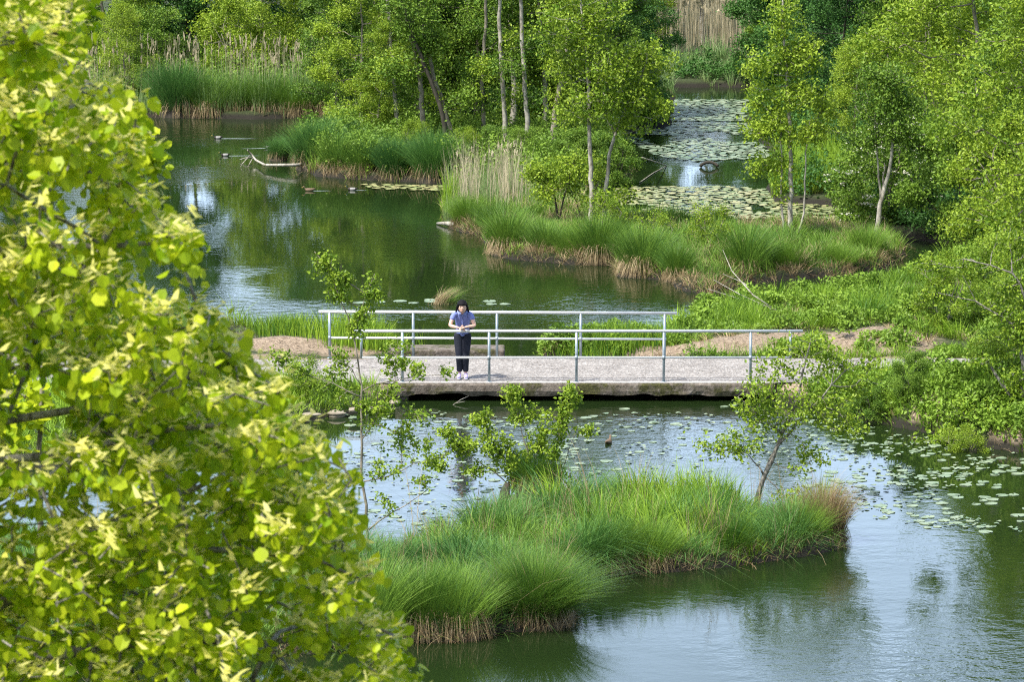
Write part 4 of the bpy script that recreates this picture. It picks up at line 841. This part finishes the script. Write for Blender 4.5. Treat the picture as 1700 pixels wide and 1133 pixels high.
L3(10.5, [(-200, 740, 11.6), (0, 690, 11.5), (90, 700, 11.4), (230, 640, 11.3), (390, 600, 11.2)], .03)
L3(10.9, [(-200, 480, 11.3), (0, 400, 11.2), (70, 430, 11.1), (130, 410, 11.1), (190, 385, 11.0), (230, 370, 11.0), (290, 400, 11.0)], .030)
L3(11.1, [(-150, 330, 11.5), (0, 245, 11.4), (60, 265, 11.4), (150, 270, 11.3), (220, 240, 11.3)], .026)
L3(11.6, [(-160, 180, 11.3), (0, 100, 11.2), (80, 60, 11.2), (120, 20, 11.2)], .022)
(V, Q), spans = grow(tr, tips, rng, r_tip=.0026, bf=.5, rmax=.011, jit=.16)
near = thing('blossoming_tree', 'yellow-green blossoming tree close to the viewer, its round leaves and pale bracts out of focus', 'tree', base)
b3 = base
obj('trunk', qmesh('trunk', V - b3, Q, M['bark_near'], smooth=True), near)
S = np.array([s[0] for s in spans]); T = np.array([s[1] for s in spans]); n = len(T)
per = 15; i = np.repeat(np.arange(n), per); f = rng.random(len(i))[:, None] * 1.1 + .0
pos = S[i] + (T[i] - S[i]) * f + rng.normal(size=(len(i), 3)) * [.030, .035, .026] - [0, 0, .012]
V, Q, k = leafquads(pos, .040 * (.5 + .75 * rng.random(len(pos))), rng, up=.25, oval=True, droop=1.1, wid=.95, fold=.10, axis=np.array([.1, -.15, 0]))
# heart-shaped, broader at the stalk
obj('leaves', qmesh('leaves', V - b3, Q, M['leaf_near'], {'rnd': np.repeat(np.clip(rng.random(n)[i] * .4 + rng.random(len(i)) * .6, 0, 1), k)}), near)
per = 20; i = np.repeat(np.arange(n), per); i = i[rng.random(len(i)) < np.repeat(np.clip(1.7 * rng.random(n) - .25, .04, 1), per)]
pos = S[i] + (T[i] - S[i]) * (rng.random(len(i))[:, None] * .9 + .25) + rng.normal(size=(len(i), 3)) * [.022, .022, .013] + [0, -.045, .028]
phi = rng.random(len(pos)) * 6.283; V, Q, r, T2 = blades(pos, rng, .012 + .026 * rng.random(len(pos)), .022 + .026 * rng.random(len(pos)), phi, .004 + .02 * rng.random(len(pos)), np.full(len(pos), .018), rng.random(len(pos)), 4, 1.0)
obj('bracts', qmesh('bracts', V - b3, Q, M['bract'], {'rnd': r}), near)
# a sprig of another green twig behind it
b = np.array([-1.95, 18., float(gz(-1.95, 18.))]); hero('green_twig_tree', 'slim fresh-green tree with one sprig showing past the blossoming branches above the pond', 'tree', b,
 [([(100, 4000), (90, 2000), (60, 900), (80, 500), (150, 320), (215, 292), (245, 285)], .06, .006)], [(248, 262, 22, 26, 14, 0), (232, 235, 14, 12, 5, 0), (60, 500, 60, 60, 30, 0), (40, 700, 80, 80, 40, 0)], 111, 8, .035, .06, 'bark', 'leaf_near', 18., r_tip=.003, oval=True)

# ---------------------------------------------------------------- lily pads
def padmesh(name, seed, mat='pad'):
    rg = random.Random(seed); n = 18; V = [(0, 0, .008)]
    for i in range(n + 1):
        a = .16 + (2 * math.pi - .32) * i / n; r = 1 * (1 + .05 * math.sin(3 * a + seed)); V.append((r * math.cos(a), r * math.sin(a) * .96, .010 + .03 * max(0, math.sin(2 * a + seed * 2)) * rg.random()))
    for i in range(n + 1): V.append((V[i + 1][0] * .985, V[i + 1][1] * .985, V[i + 1][2] - .03))
    Fc = [(0, i + 1, i + 2) for i in range(n)] + [(i + 1, n + 2 + i, n + 3 + i, i + 2) for i in range(n)]
    me = pymesh(name, V, Fc, M[mat]); at = me.attributes.new('rnd', 'FLOAT', 'POINT'); at.data.foreach_set('value', np.full(len(V), .5, np.float32)); return me
PADS = [padmesh('lily_pad', s) for s in range(4)]
def pad_spots(region, n, rmin, rmax, rng, clump=None, tries=80):
    poly = W(region); lo, hi = poly.min(0), poly.max(0); out = []; arr = np.zeros((n, 3)); m = 0
    for _ in range(n * tries):
        if m >= n: break
        x, y = rng.uniform(lo[0], hi[0]), rng.uniform(lo[1], hi[1])
        if clump and vnoise(x, y * .8, clump[0], clump[2]) < clump[1]: continue
        if sdist(np.array([x]), np.array([y]), poly)[0] < 0 or float(gs(x, y)) > -.12: continue
        r = rng.uniform(rmin, rmax)
        if m and np.any(np.hypot(arr[:m, 0] - x, arr[:m, 1] - y) < (arr[:m, 2] + r) * .86): continue
        arr[m] = (x, y, r); m += 1
    return arr[:m]
rng = np.random.default_rng(9); npad = 0
for region, n, r0, r1, cl, label, group in [
    ([(1350, 690), (1500, 705), (1600, 745), (1760, 770), (1760, 880), (1600, 890), (1500, 870), (1400, 850), (1330, 800), (1330, 720)], 150, .06, .125, (.9, .34, 81), 'pale round lily pad in the loose raft between the leaning alder and the bank', 'lily pads beside the leaning alder'),
    ([(560, 690), (1000, 690), (1010, 760), (1050, 800), (900, 830), (700, 880), (560, 890)], 105, .06, .12, (.7, .36, 82), 'pale lily pad on the water around the thin sapling and airy shrub before the bridge', 'lily pads before the bridge'),
    ([(900, 672), (1250, 672), (1270, 720), (1200, 735), (960, 780), (900, 760)], 30, .06, .11, (.6, .36, 84), 'lily pad in the shaded water just under the bridge edge', 'lily pads under the bridge edge'),
    ([(560, 498), (730, 498), (840, 500), (840, 508), (560, 508)], 12, .10, .17, None, 'lily pad in the thin line behind the far handrail', 'lily pads behind the far handrail')]:
    for x, y, r in pad_spots(region, n, r0, r1, rng, cl):
        o = obj('lily_pad', PADS[npad % 4], None, (x, y, .004), (rng.normal() * .01, rng.normal() * .01, rng.random() * 6.28), (r, r, .35)); tag(o, label, 'lily pad', group); npad += 1
def pad_mass(label, spots, mats, thr):
    Vs, Qs, Rn, off = [], [], [], 0; n = 12; a = .16 + (2 * math.pi - .32) * np.arange(n) / (n - 1)
    for x, y, r in spots:
        rz = rng.random() * 6.28; V = np.stack([x + r * np.cos(a + rz), y + r * np.sin(a + rz), .012 + .010 * rng.random() + .012 * np.maximum(0, np.sin(2 * a))], -1); V = np.concatenate([[[x, y, .012]], V])
        Vs.append(V); Qs += [(off, off + k, off + k + 1, off + k + 2) for k in range(1, n - 1, 2)]; Rn += [rng.random()] * len(V); off += len(V)
    return tag(obj('lily_pads', qmesh('lily_pads', np.concatenate(Vs), np.array(Qs), mats, {'rnd': Rn})), label, 'lily pads', kind='stuff')
pad_mass('yellowish lily pad raft covering the water behind the spit', pad_spots([(1025, 312), (1200, 310), (1400, 322), (1440, 345), (1400, 364), (1300, 362), (1200, 366), (1060, 358), (1020, 335)], 620, .10, .17, rng, (.8, .22, 85), 30), M['pad_yellow'], 0)
pad_mass('silvery lily pads on the channel beside the wooded isle', np.concatenate([pad_spots([(1035, 212), (1110, 205), (1290, 205), (1290, 262), (1150, 268), (1100, 262), (1035, 232)], 560, .10, .19, rng, (.9, .34, 86), 25), pad_spots([(1112, 166), (1255, 166), (1255, 201), (1112, 201)], 420, .12, .20, rng, None, 25)]), M['pad'], 0)
pad_mass('many small pale pads drifting on the water between the bridge and the low island', np.concatenate([pad_spots([(560, 685), (1250, 685), (1300, 700), (1330, 800), (1000, 800), (900, 840), (700, 890), (560, 900)], 430, .03, .065, rng, (.8, .40, 88), 30), pad_spots([(1330, 690), (1500, 700), (1760, 770), (1760, 890), (1400, 860)], 380, .03, .06, rng, (.8, .36, 89), 30)]), M['pad'], 0)
pad_mass('thin yellow strip of lily pads along the isle shore', pad_spots([(600, 306), (760, 310), (760, 319), (620, 314)], 90, .10, .15, rng, None, 30), M['pad_yellow'], 0)

# ---------------------------------------------------------------- fallen wood and stones
def stick(nm, label, chains, mat='bark_pale', cat='branch'):
    parts = [path_tube(np.array(p_), np.linspace(a, b_, len(p_)), 7) for p_, a, b_ in chains]; V, Q = merge(parts); c = V.mean(0); c[2] = 0
    return tag(obj(nm, qmesh(nm, V - c, Q, M[mat], smooth=True), None, c), label, cat)
def PP(px, py, z): return P(px, py, z)
stick('fallen_branch', 'bleached fallen branch reaching from the isle into the pond', [([PP(512, 272, .1), PP(490, 274, .22), PP(462, 274, .2), PP(440, 274, .15), PP(425, 266, .12), PP(417, 256, .25), PP(411, 249, .4)], .05, .02), ([PP(418, 262, .1), PP(408, 262, .12), PP(398, 265, .05)], .02, .01), ([PP(415, 258, .2), PP(402, 272, .1), PP(398, 279, -.05)], .016, .008), ([PP(420, 262, .12), PP(414, 272, .1), PP(410, 280, -.05)], .014, .007)])
stick('fallen_branch', 'dark diagonal branch slanting into the channel behind the spit', [([PP(1106, 275, .02), PP(1085, 268, .45), PP(1066, 262, .8)], .015, .025), ([PP(1106, 276, .0), PP(1085, 287, .02), PP(1062, 303, .02)], .014, .014)], 'bark_pale')
q = P(1177, 278); th = np.linspace(.35, math.pi - .35, 9)
stick('arched_log', 'dark arched log rising from the water of the lily channel', [(np.stack([q[0] + .27 * np.cos(th), np.full(9, q[1]), .20 * np.sin(th) - .05], -1), .05, .045)], 'bark_dark', 'log')
stick('floating_log', 'grey floating log at the outer corner of the spit', [([PP(726, 371, .03), PP(742, 371, .08), PP(756, 373, .1)], .03, .08)], 'bark_pale', 'log')
stick('floating_log', 'grey driftwood under the three-stemmed tree by the channel', [([PP(1320, 257, .05), PP(1340, 255, .1), PP(1352, 258, .05)], .05, .08)], 'bark', 'log')
stick('dead_twigs', 'fan of bare dead twigs lying across the green bank beyond the bridge', [([PG(1290, 525) + [0, 0, .1], PP(1250, 490, .7), PP(1215, 450, 1.1), PP(1200, 415, 1.5)], .02, .005), ([PG(1285, 522) + [0, 0, .1], PP(1230, 490, .5), PP(1185, 465, .6)], .015, .005), ([PG(1288, 522) + [0, 0, .1], PP(1240, 500, .35), PP(1175, 480, .3)], .015, .005), ([PG(1280, 522) + [0, 0, .1], PP(1235, 470, .6), PP(1200, 455, .6)], .012, .004)])
stick('dead_branch', 'forked dead branch poking out of the water beneath the bridge edge', [([PP(745, 678, -.05), PP(765, 664, .08), PP(778, 658, .12)], .008, .004), ([PP(755, 670, .03), PP(772, 667, .06)], .006, .003)])
b1 = P(735, 735); stick('mud_stump', 'dark rotten stump beside the airy shrub', [([PP(838, 838, -.1), PP(838, 818, .1), PP(842, 805, .2)], .12, .05), ([PP(856, 842, -.1), PP(853, 822, .1)], .10, .06)], 'bark_dark', 'stump')
for i_, (px, py, s, l) in enumerate([(650, 672, .15, 'flat pale stone at the water edge beside the bridge abutment'), (622, 680, .11, 'small rounded pale stone between two flat ones at the water edge'), (560, 690, .2, 'long flat tan stone at the foot of the grassy bank'), (590, 684, .13, 'pale stone partly under the sapling leaves'), (518, 692, .14, 'tan stone touching the blossoming branches'), (648, 646, .16, 'flat slab of stone on the path edge near the sapling')]):
    bm = bmesh.new(); bmesh.ops.create_icosphere(bm, subdivisions=3, radius=1); rg = random.Random(i_)
    for v in bm.verts: k = 1 + .18 * math.sin(v.co.x * 3 + i_) + .12 * math.sin(v.co.y * 5 + i_ * 2) + .1 * math.sin(v.co.z * 6); v.co = Vector((v.co.x * s * k, v.co.y * s * .7 * k, v.co.z * s * .35 * k))
    me = bpy.data.meshes.new('stone'); bm.to_mesh(me); bm.free(); me.materials.append(M['stone']); me.polygons.foreach_set('use_smooth', [True] * len(me.polygons)); p_ = PG(px, py); tag(obj('stone', me, None, p_ + [0, 0, .03]), l, 'stone', 'stones at the bank')

# ---------------------------------------------------------------- ducks
def duckmesh(name, brown):
    S_ = [(-.26, .12, .010, .012), (-.20, .105, .035, .03), (-.12, .07, .075, .065), (0, .055, .095, .085), (.10, .06, .085, .080), (.17, .075, .055, .06), (.205, .12, .035, .038), (.215, .165, .030, .032), (.235, .195, .036, .036), (.26, .20, .034, .034), (.285, .195, .022, .022), (.30, .188, .014, .008), (.34, .180, .013, .006), (.352, .178, .003, .002)]
    V = []; n = 12
    for x, z, w_, h_ in S_:
        for k in range(n): a = 2 * math.pi * k / n; V.append((x, w_ * math.cos(a), z + h_ * math.sin(a)))
    Fc = []; mi = []
    mats = [M['duck_brown'] if brown else M['duck_body'], M['duck_brown'] if brown else M['duck_dark'], M['duck_brown'] if brown else M['duck_head'], M['bill']]
    for i in range(len(S_) - 1):
        for k in range(n): Fc.append((i * n + k, i * n + (k + 1) % n, (i + 1) * n + (k + 1) % n, (i + 1) * n + k)); mi.append(1 if i < 2 or i in (4, 5) else (0 if i < 5 else (2 if i < 10 else 3)))
    Fc += [tuple(range(n))[::-1], tuple(range((len(S_) - 1) * n, len(S_) * n))]; mi += [1, 3]
    return pymesh(name, V, Fc, mats, True, mi)
DM, DF = duckmesh('duck', False), duckmesh('duck', True)
def wake(L, w_, curve=0.):
    V, Fc = [], []; n = 24
    for s in (-1, 1):
        off = len(V)
        for i in range(n):
            t = i / (n - 1); x = .12 - L * t; y = s * w_ * t + curve * t * t; hgt = .022 * (1 - t) + .006; b_ = .03 + .05 * t
            V += [(x, y - b_, -.004), (x, y, hgt), (x, y + b_, -.004)]
        for i in range(n - 1): a = off + i * 3; Fc += [(a, a + 3, a + 4, a + 1), (a + 1, a + 4, a + 5, a + 2)]
    return pymesh('wake', V, Fc, M['wake_glint'], True)
m_, nt_, b_ = newmat('wake_glint'); M['wake_glint'] = m_; b_.inputs['Base Color'].default_value = (.30, .36, .36, 1); b_.inputs['Roughness'].default_value = .25  # pale colour paints the sky's glint on the wake ridges
for px, py, hd, me, wl, s, l in [(362, 230, 180, DM, 4.2, .60, 'drake swimming apart from the others near the far shore'), (446, 246, 10, DM, 3.0, .60, 'drake trailing a long wake toward the isle'), (374, 259, 185, DM, 3.6, .60, 'duck low in the water at the point of a white wake'), (514, 317, 180, DF, 2.0, .62, 'brown duck leading the pair below the isle tussocks'), (585, 316, 180, DM, 1.5, .62, 'drake following the brown duck below the isle tussocks'), (1010, 737, 75, DF, 0, .62, 'brown duck sitting among lily pads in front of the bridge')]:
    q = P(px, py); t = thing('duck', l, 'duck', (q[0], q[1], -.01), R(hd), 'ducks on the pond', s); obj('body', me, t)
    if wl: obj('wake', wake(wl, .10 * wl), t)

# ---------------------------------------------------------------- person leaning on the near handrail
def evaluated(o):
    dg = bpy.context.evaluated_depsgraph_get(); me = bpy.data.meshes.new_from_object(o.evaluated_get(dg)); bpy.data.objects.remove(o, do_unlink=True); return me
def skin_chain(pts, sub=1):
    me = bpy.data.meshes.new('chain'); me.from_pydata([p_[:3] for p_ in pts], [(i, i + 1) for i in range(len(pts) - 1)], []); o = bpy.data.objects.new('chain', me); C.objects.link(o)
    o.modifiers.new('s', 'SKIN'); sv_ = me.skin_vertices[0].data
    for i, p_ in enumerate(pts): r = p_[3]; sv_[i].radius = (r, p_[4] if len(p_) > 4 else r); sv_[i].use_root = (i == 0)
    md = o.modifiers.new('u', 'SUBSURF'); md.levels = sub + 1; md.render_levels = sub + 1
    return evaluated(o)
def fuse(name, meshes, mat, voxel=.006, smooth=3):
    bm = bmesh.new()
    for m_ in meshes: bm.from_mesh(m_)
    me = bpy.data.meshes.new(name); bm.to_mesh(me); bm.free(); o = bpy.data.objects.new('tmp', me); C.objects.link(o)
    md = o.modifiers.new('r', 'REMESH'); md.mode = 'VOXEL'; md.voxel_size = voxel
    md = o.modifiers.new('sm', 'SMOOTH'); md.iterations = smooth; md.factor = .5
    me = evaluated(o); me.name = name; me.materials.clear(); me.materials.append(mat); me.polygons.foreach_set('use_smooth', [True] * len(me.polygons)); return me
def ball(c, r, seg=16):
    bm = bmesh.new(); bmesh.ops.create_uvsphere(bm, u_segments=seg, v_segments=seg, radius=1)
    for v in bm.verts: v.co = Vector((c[0] + v.co.x * r[0], c[1] + v.co.y * r[1], c[2] + v.co.z * r[2]))
    me = bpy.data.meshes.new('ball'); bm.to_mesh(me); bm.free(); return me
pf = P(768, 629, .37); person = thing('person', 'person in blue short-sleeved shirt and dark trousers leaning with folded hands on the handrail', 'person', (pf[0], pf[1], .372))
RY = yn - pf[1]; RZ = ZT - .372                   # rail axis in the person's space
hz = RZ + .029 + .03
bodyp = [skin_chain([(0, .11, .90, .12, .09), (0, .05, 1.02, .115, .085), (0, -.08, 1.17, .14, .09), (0, -.16, 1.27, .12, .08), (0, -.195, 1.325, .048), (0, -.25, 1.35, .048), (0, -.29, 1.38, .05)])]
hc = (.004, -.33, 1.425)
bodyp += [ball(hc, (.080, .095, .112)), ball((0, hc[1] - .028, hc[2] - .055), (.050, .055, .05)), ball((0, hc[1] - .088, hc[2] - .020), (.012, .018, .022)), ball((-.074, hc[1], hc[2] - .015), (.012, .02, .028)), ball((.074, hc[1], hc[2] - .015), (.012, .02, .028)), ball((0, hc[1] - .072, hc[2] - .062), (.020, .014, .010))]
for s in (-1, 1):
    sh, el, wr = (s * .155, -.17, 1.265), (s * .235, RY + .06, hz + .035), (s * .055, RY - .045 - .02 * s, hz + .005 + .02 * (s > 0))
    mid = lambda a, b_, f: tuple(a[k] + (b_[k] - a[k]) * f for k in range(3))
    bodyp.append(skin_chain([sh + (.052,), mid(sh, el, .5) + (.044,), mid(sh, el, .9) + (.038,), el + (.037,), mid(el, wr, .3) + (.036,), mid(el, wr, .75) + (.026,), wr + (.021,)]))
    hd = np.array([-s * 1., -.35, -.25]); hd /= np.linalg.norm(hd); w0 = np.array(wr); palm = w0 + hd * .045
    bodyp.append(skin_chain([tuple(w0) + (.020, .016), tuple(palm) + (.034, .016), tuple(w0 + hd * .075) + (.034, .014)]))
    for k in range(4):      # fingers curl around the other hand
        o_ = np.array([0, -.012 * (k - 1.5) * .6, .018 * (1.5 - k)]); L_ = (.058, .066, .062, .048)[k]; p0 = palm + hd * .03 + o_; p1 = p0 + hd * L_ * .45 + np.array([0, -.008, 0]); p2 = p1 + (hd * .5 + np.array([0, .5, -.45])) * L_ * .4; p3 = p2 + np.array([s * .2, .75, -.4]) * L_ * .3
        bodyp.append(skin_chain([tuple(p0) + (.0095,), tuple(p1) + (.0088,), tuple(p2) + (.008,), tuple(p3) + (.0065,)]))
    p0 = w0 + hd * .03 + np.array([0, 0, .02]); p1 = p0 + hd * .02 + np.array([0, -.01, .03]); p2 = p1 + hd * .028 + np.array([0, -.005, .008])
    bodyp.append(skin_chain([tuple(p0) + (.011,), tuple(p1) + (.0098,), tuple(p2) + (.0085,)]))
legs = {s: [(s * .080, .11, .88), (s * .076, .07, .68), (s * .064, .01, .46), (s * .058, .02, .25), (s * .060, .03, .09)] for s in (-1, 1)}
for s in (-1, 1): bodyp.append(skin_chain([p_ + (r,) for p_, r in zip(legs[s], (.085, .07, .048, .042, .032))]))
obj('body', fuse('body', bodyp, M['skin']), person)
shirt = [skin_chain([(0, .09, .88, .145, .105), (0, .06, .97, .140, .105), (0, -.01, 1.08, .142, .105), (0, -.09, 1.18, .158, .112), (0, -.16, 1.275, .125, .088), (0, -.185, 1.315, .070, .060)]), ball((0, .075, .88), (.125, .118, .05)), ball((0, .02, .855), (.045, .06, .055))]
for s in (-1, 1): shirt.append(skin_chain([(s * .08, -.15, 1.27, .070), (s * .150, -.17, 1.265, .058), (s * .185, -.20, 1.20, .055), (s * .203, -.22, 1.145, .054)]))
so = obj('shirt', fuse('shirt', shirt, M['shirt'], .007, 2), person)
V, Q = path_tube([(0, -.20, 1.30), (0, -.235, 1.24), (0, -.205, 1.15), (0, -.115, 1.02), (0, -.04, .86)], .010, 6); obj('placket', qmesh('placket', V, Q, M['shirt_light'], smooth=True), so)
for s in (-1, 1):
    V = [(s * .015, -.262, 1.285), (s * .060, -.235, 1.345), (s * .085, -.175, 1.355), (s * .105, -.205, 1.315), (s * .062, -.265, 1.255)]; V2 = [(x, y + .008, z - .006) for x, y, z in V]
    Fc = [(0, 1, 2, 3, 4), (9, 8, 7, 6, 5)] + [(i, 5 + i, 5 + (i + 1) % 5, (i + 1) % 5) for i in range(5)]; obj('collar', pymesh('collar', V, Fc and V2 and Fc, M['shirt_light']) if False else pymesh('collar', V + V2, Fc, M['shirt_light']), so)
tr_ = [skin_chain([(0, .12, .80, .150, .115), (0, .11, .93, .135, .10)])]
for s in (-1, 1): tr_.append(skin_chain([p_ + (r,) for p_, r in zip([legs[s][0], legs[s][1], legs[s][2], legs[s][3], (legs[s][4][0], legs[s][4][1], .115)], (.102, .094, .074, .064, .058))]))
obj('trousers', fuse('trousers', tr_, M['navy'], .007, 2), person)
hairp = [ball((0, hc[1] + .022, hc[2] + .028), (.098, .104, .108)), ball((0, hc[1] + .10, hc[2] - .03), (.105, .055, .10))]
for s in (-1, 1): hairp.append(skin_chain([(s * .055, hc[1] - .045, hc[2] + .075, .035), (s * .092, hc[1] - .02, hc[2] + .01, .022), (s * .106, hc[1] + .02, hc[2] - .06, .022), (s * .122, hc[1] + .04, hc[2] - .11, .018)]))
hairp.append(skin_chain([(-.060, hc[1] - .070, hc[2] + .055, .024), (0, hc[1] - .092, hc[2] + .058, .028), (.060, hc[1] - .070, hc[2] + .055, .024)]))
obj('hair', fuse('hair', hairp, M['hair'], .006, 1), person)
for s in (-1, 1):
    e = ball((s * .030, hc[1] - .086, hc[2] + .008), (.012, .008, .006), 10); e.materials.append(M['eye']); obj('eye', e, person)
    f0 = [(s * .062, .055, .045, .038), (s * .064, .02, .050, .040), (s * .068, -.06, .040, .038), (s * .075, -.13, .032, .030)]
    sh_ = fuse('shoe', [skin_chain([(x, y, z, r, r * .9) for x, y, z, r in f0]), skin_chain([(s * .062, .035, .05, .042), (s * .062, .03, .115, .044)])], M['shoe'], .006, 2); so_ = obj('shoe', sh_, person)
    sl = fuse('sole', [skin_chain([(s * .062, .075, .014, .040, .013), (s * .066, -.02, .014, .042, .013), (s * .076, -.165, .014, .034, .013)])], M['sole'], .006, 1); obj('sole', sl, so_)
e = ball((0, hc[1] - .089, hc[2] - .060), (.016, .006, .0045), 10); e.materials.append(M['lip']); obj('lips', e, person)
bag = fuse('handbag', [ball((.165, .17, .98), (.055, .05, .10)), skin_chain([(.15, .08, 1.05, .010), (.12, .0, 1.2, .010), (.10, -.08, 1.33, .010)])], M['bag'], .007, 1)
tag(obj('handbag', bag, None, person.location), 'small black bag hanging behind the hip of the leaning person', 'bag')
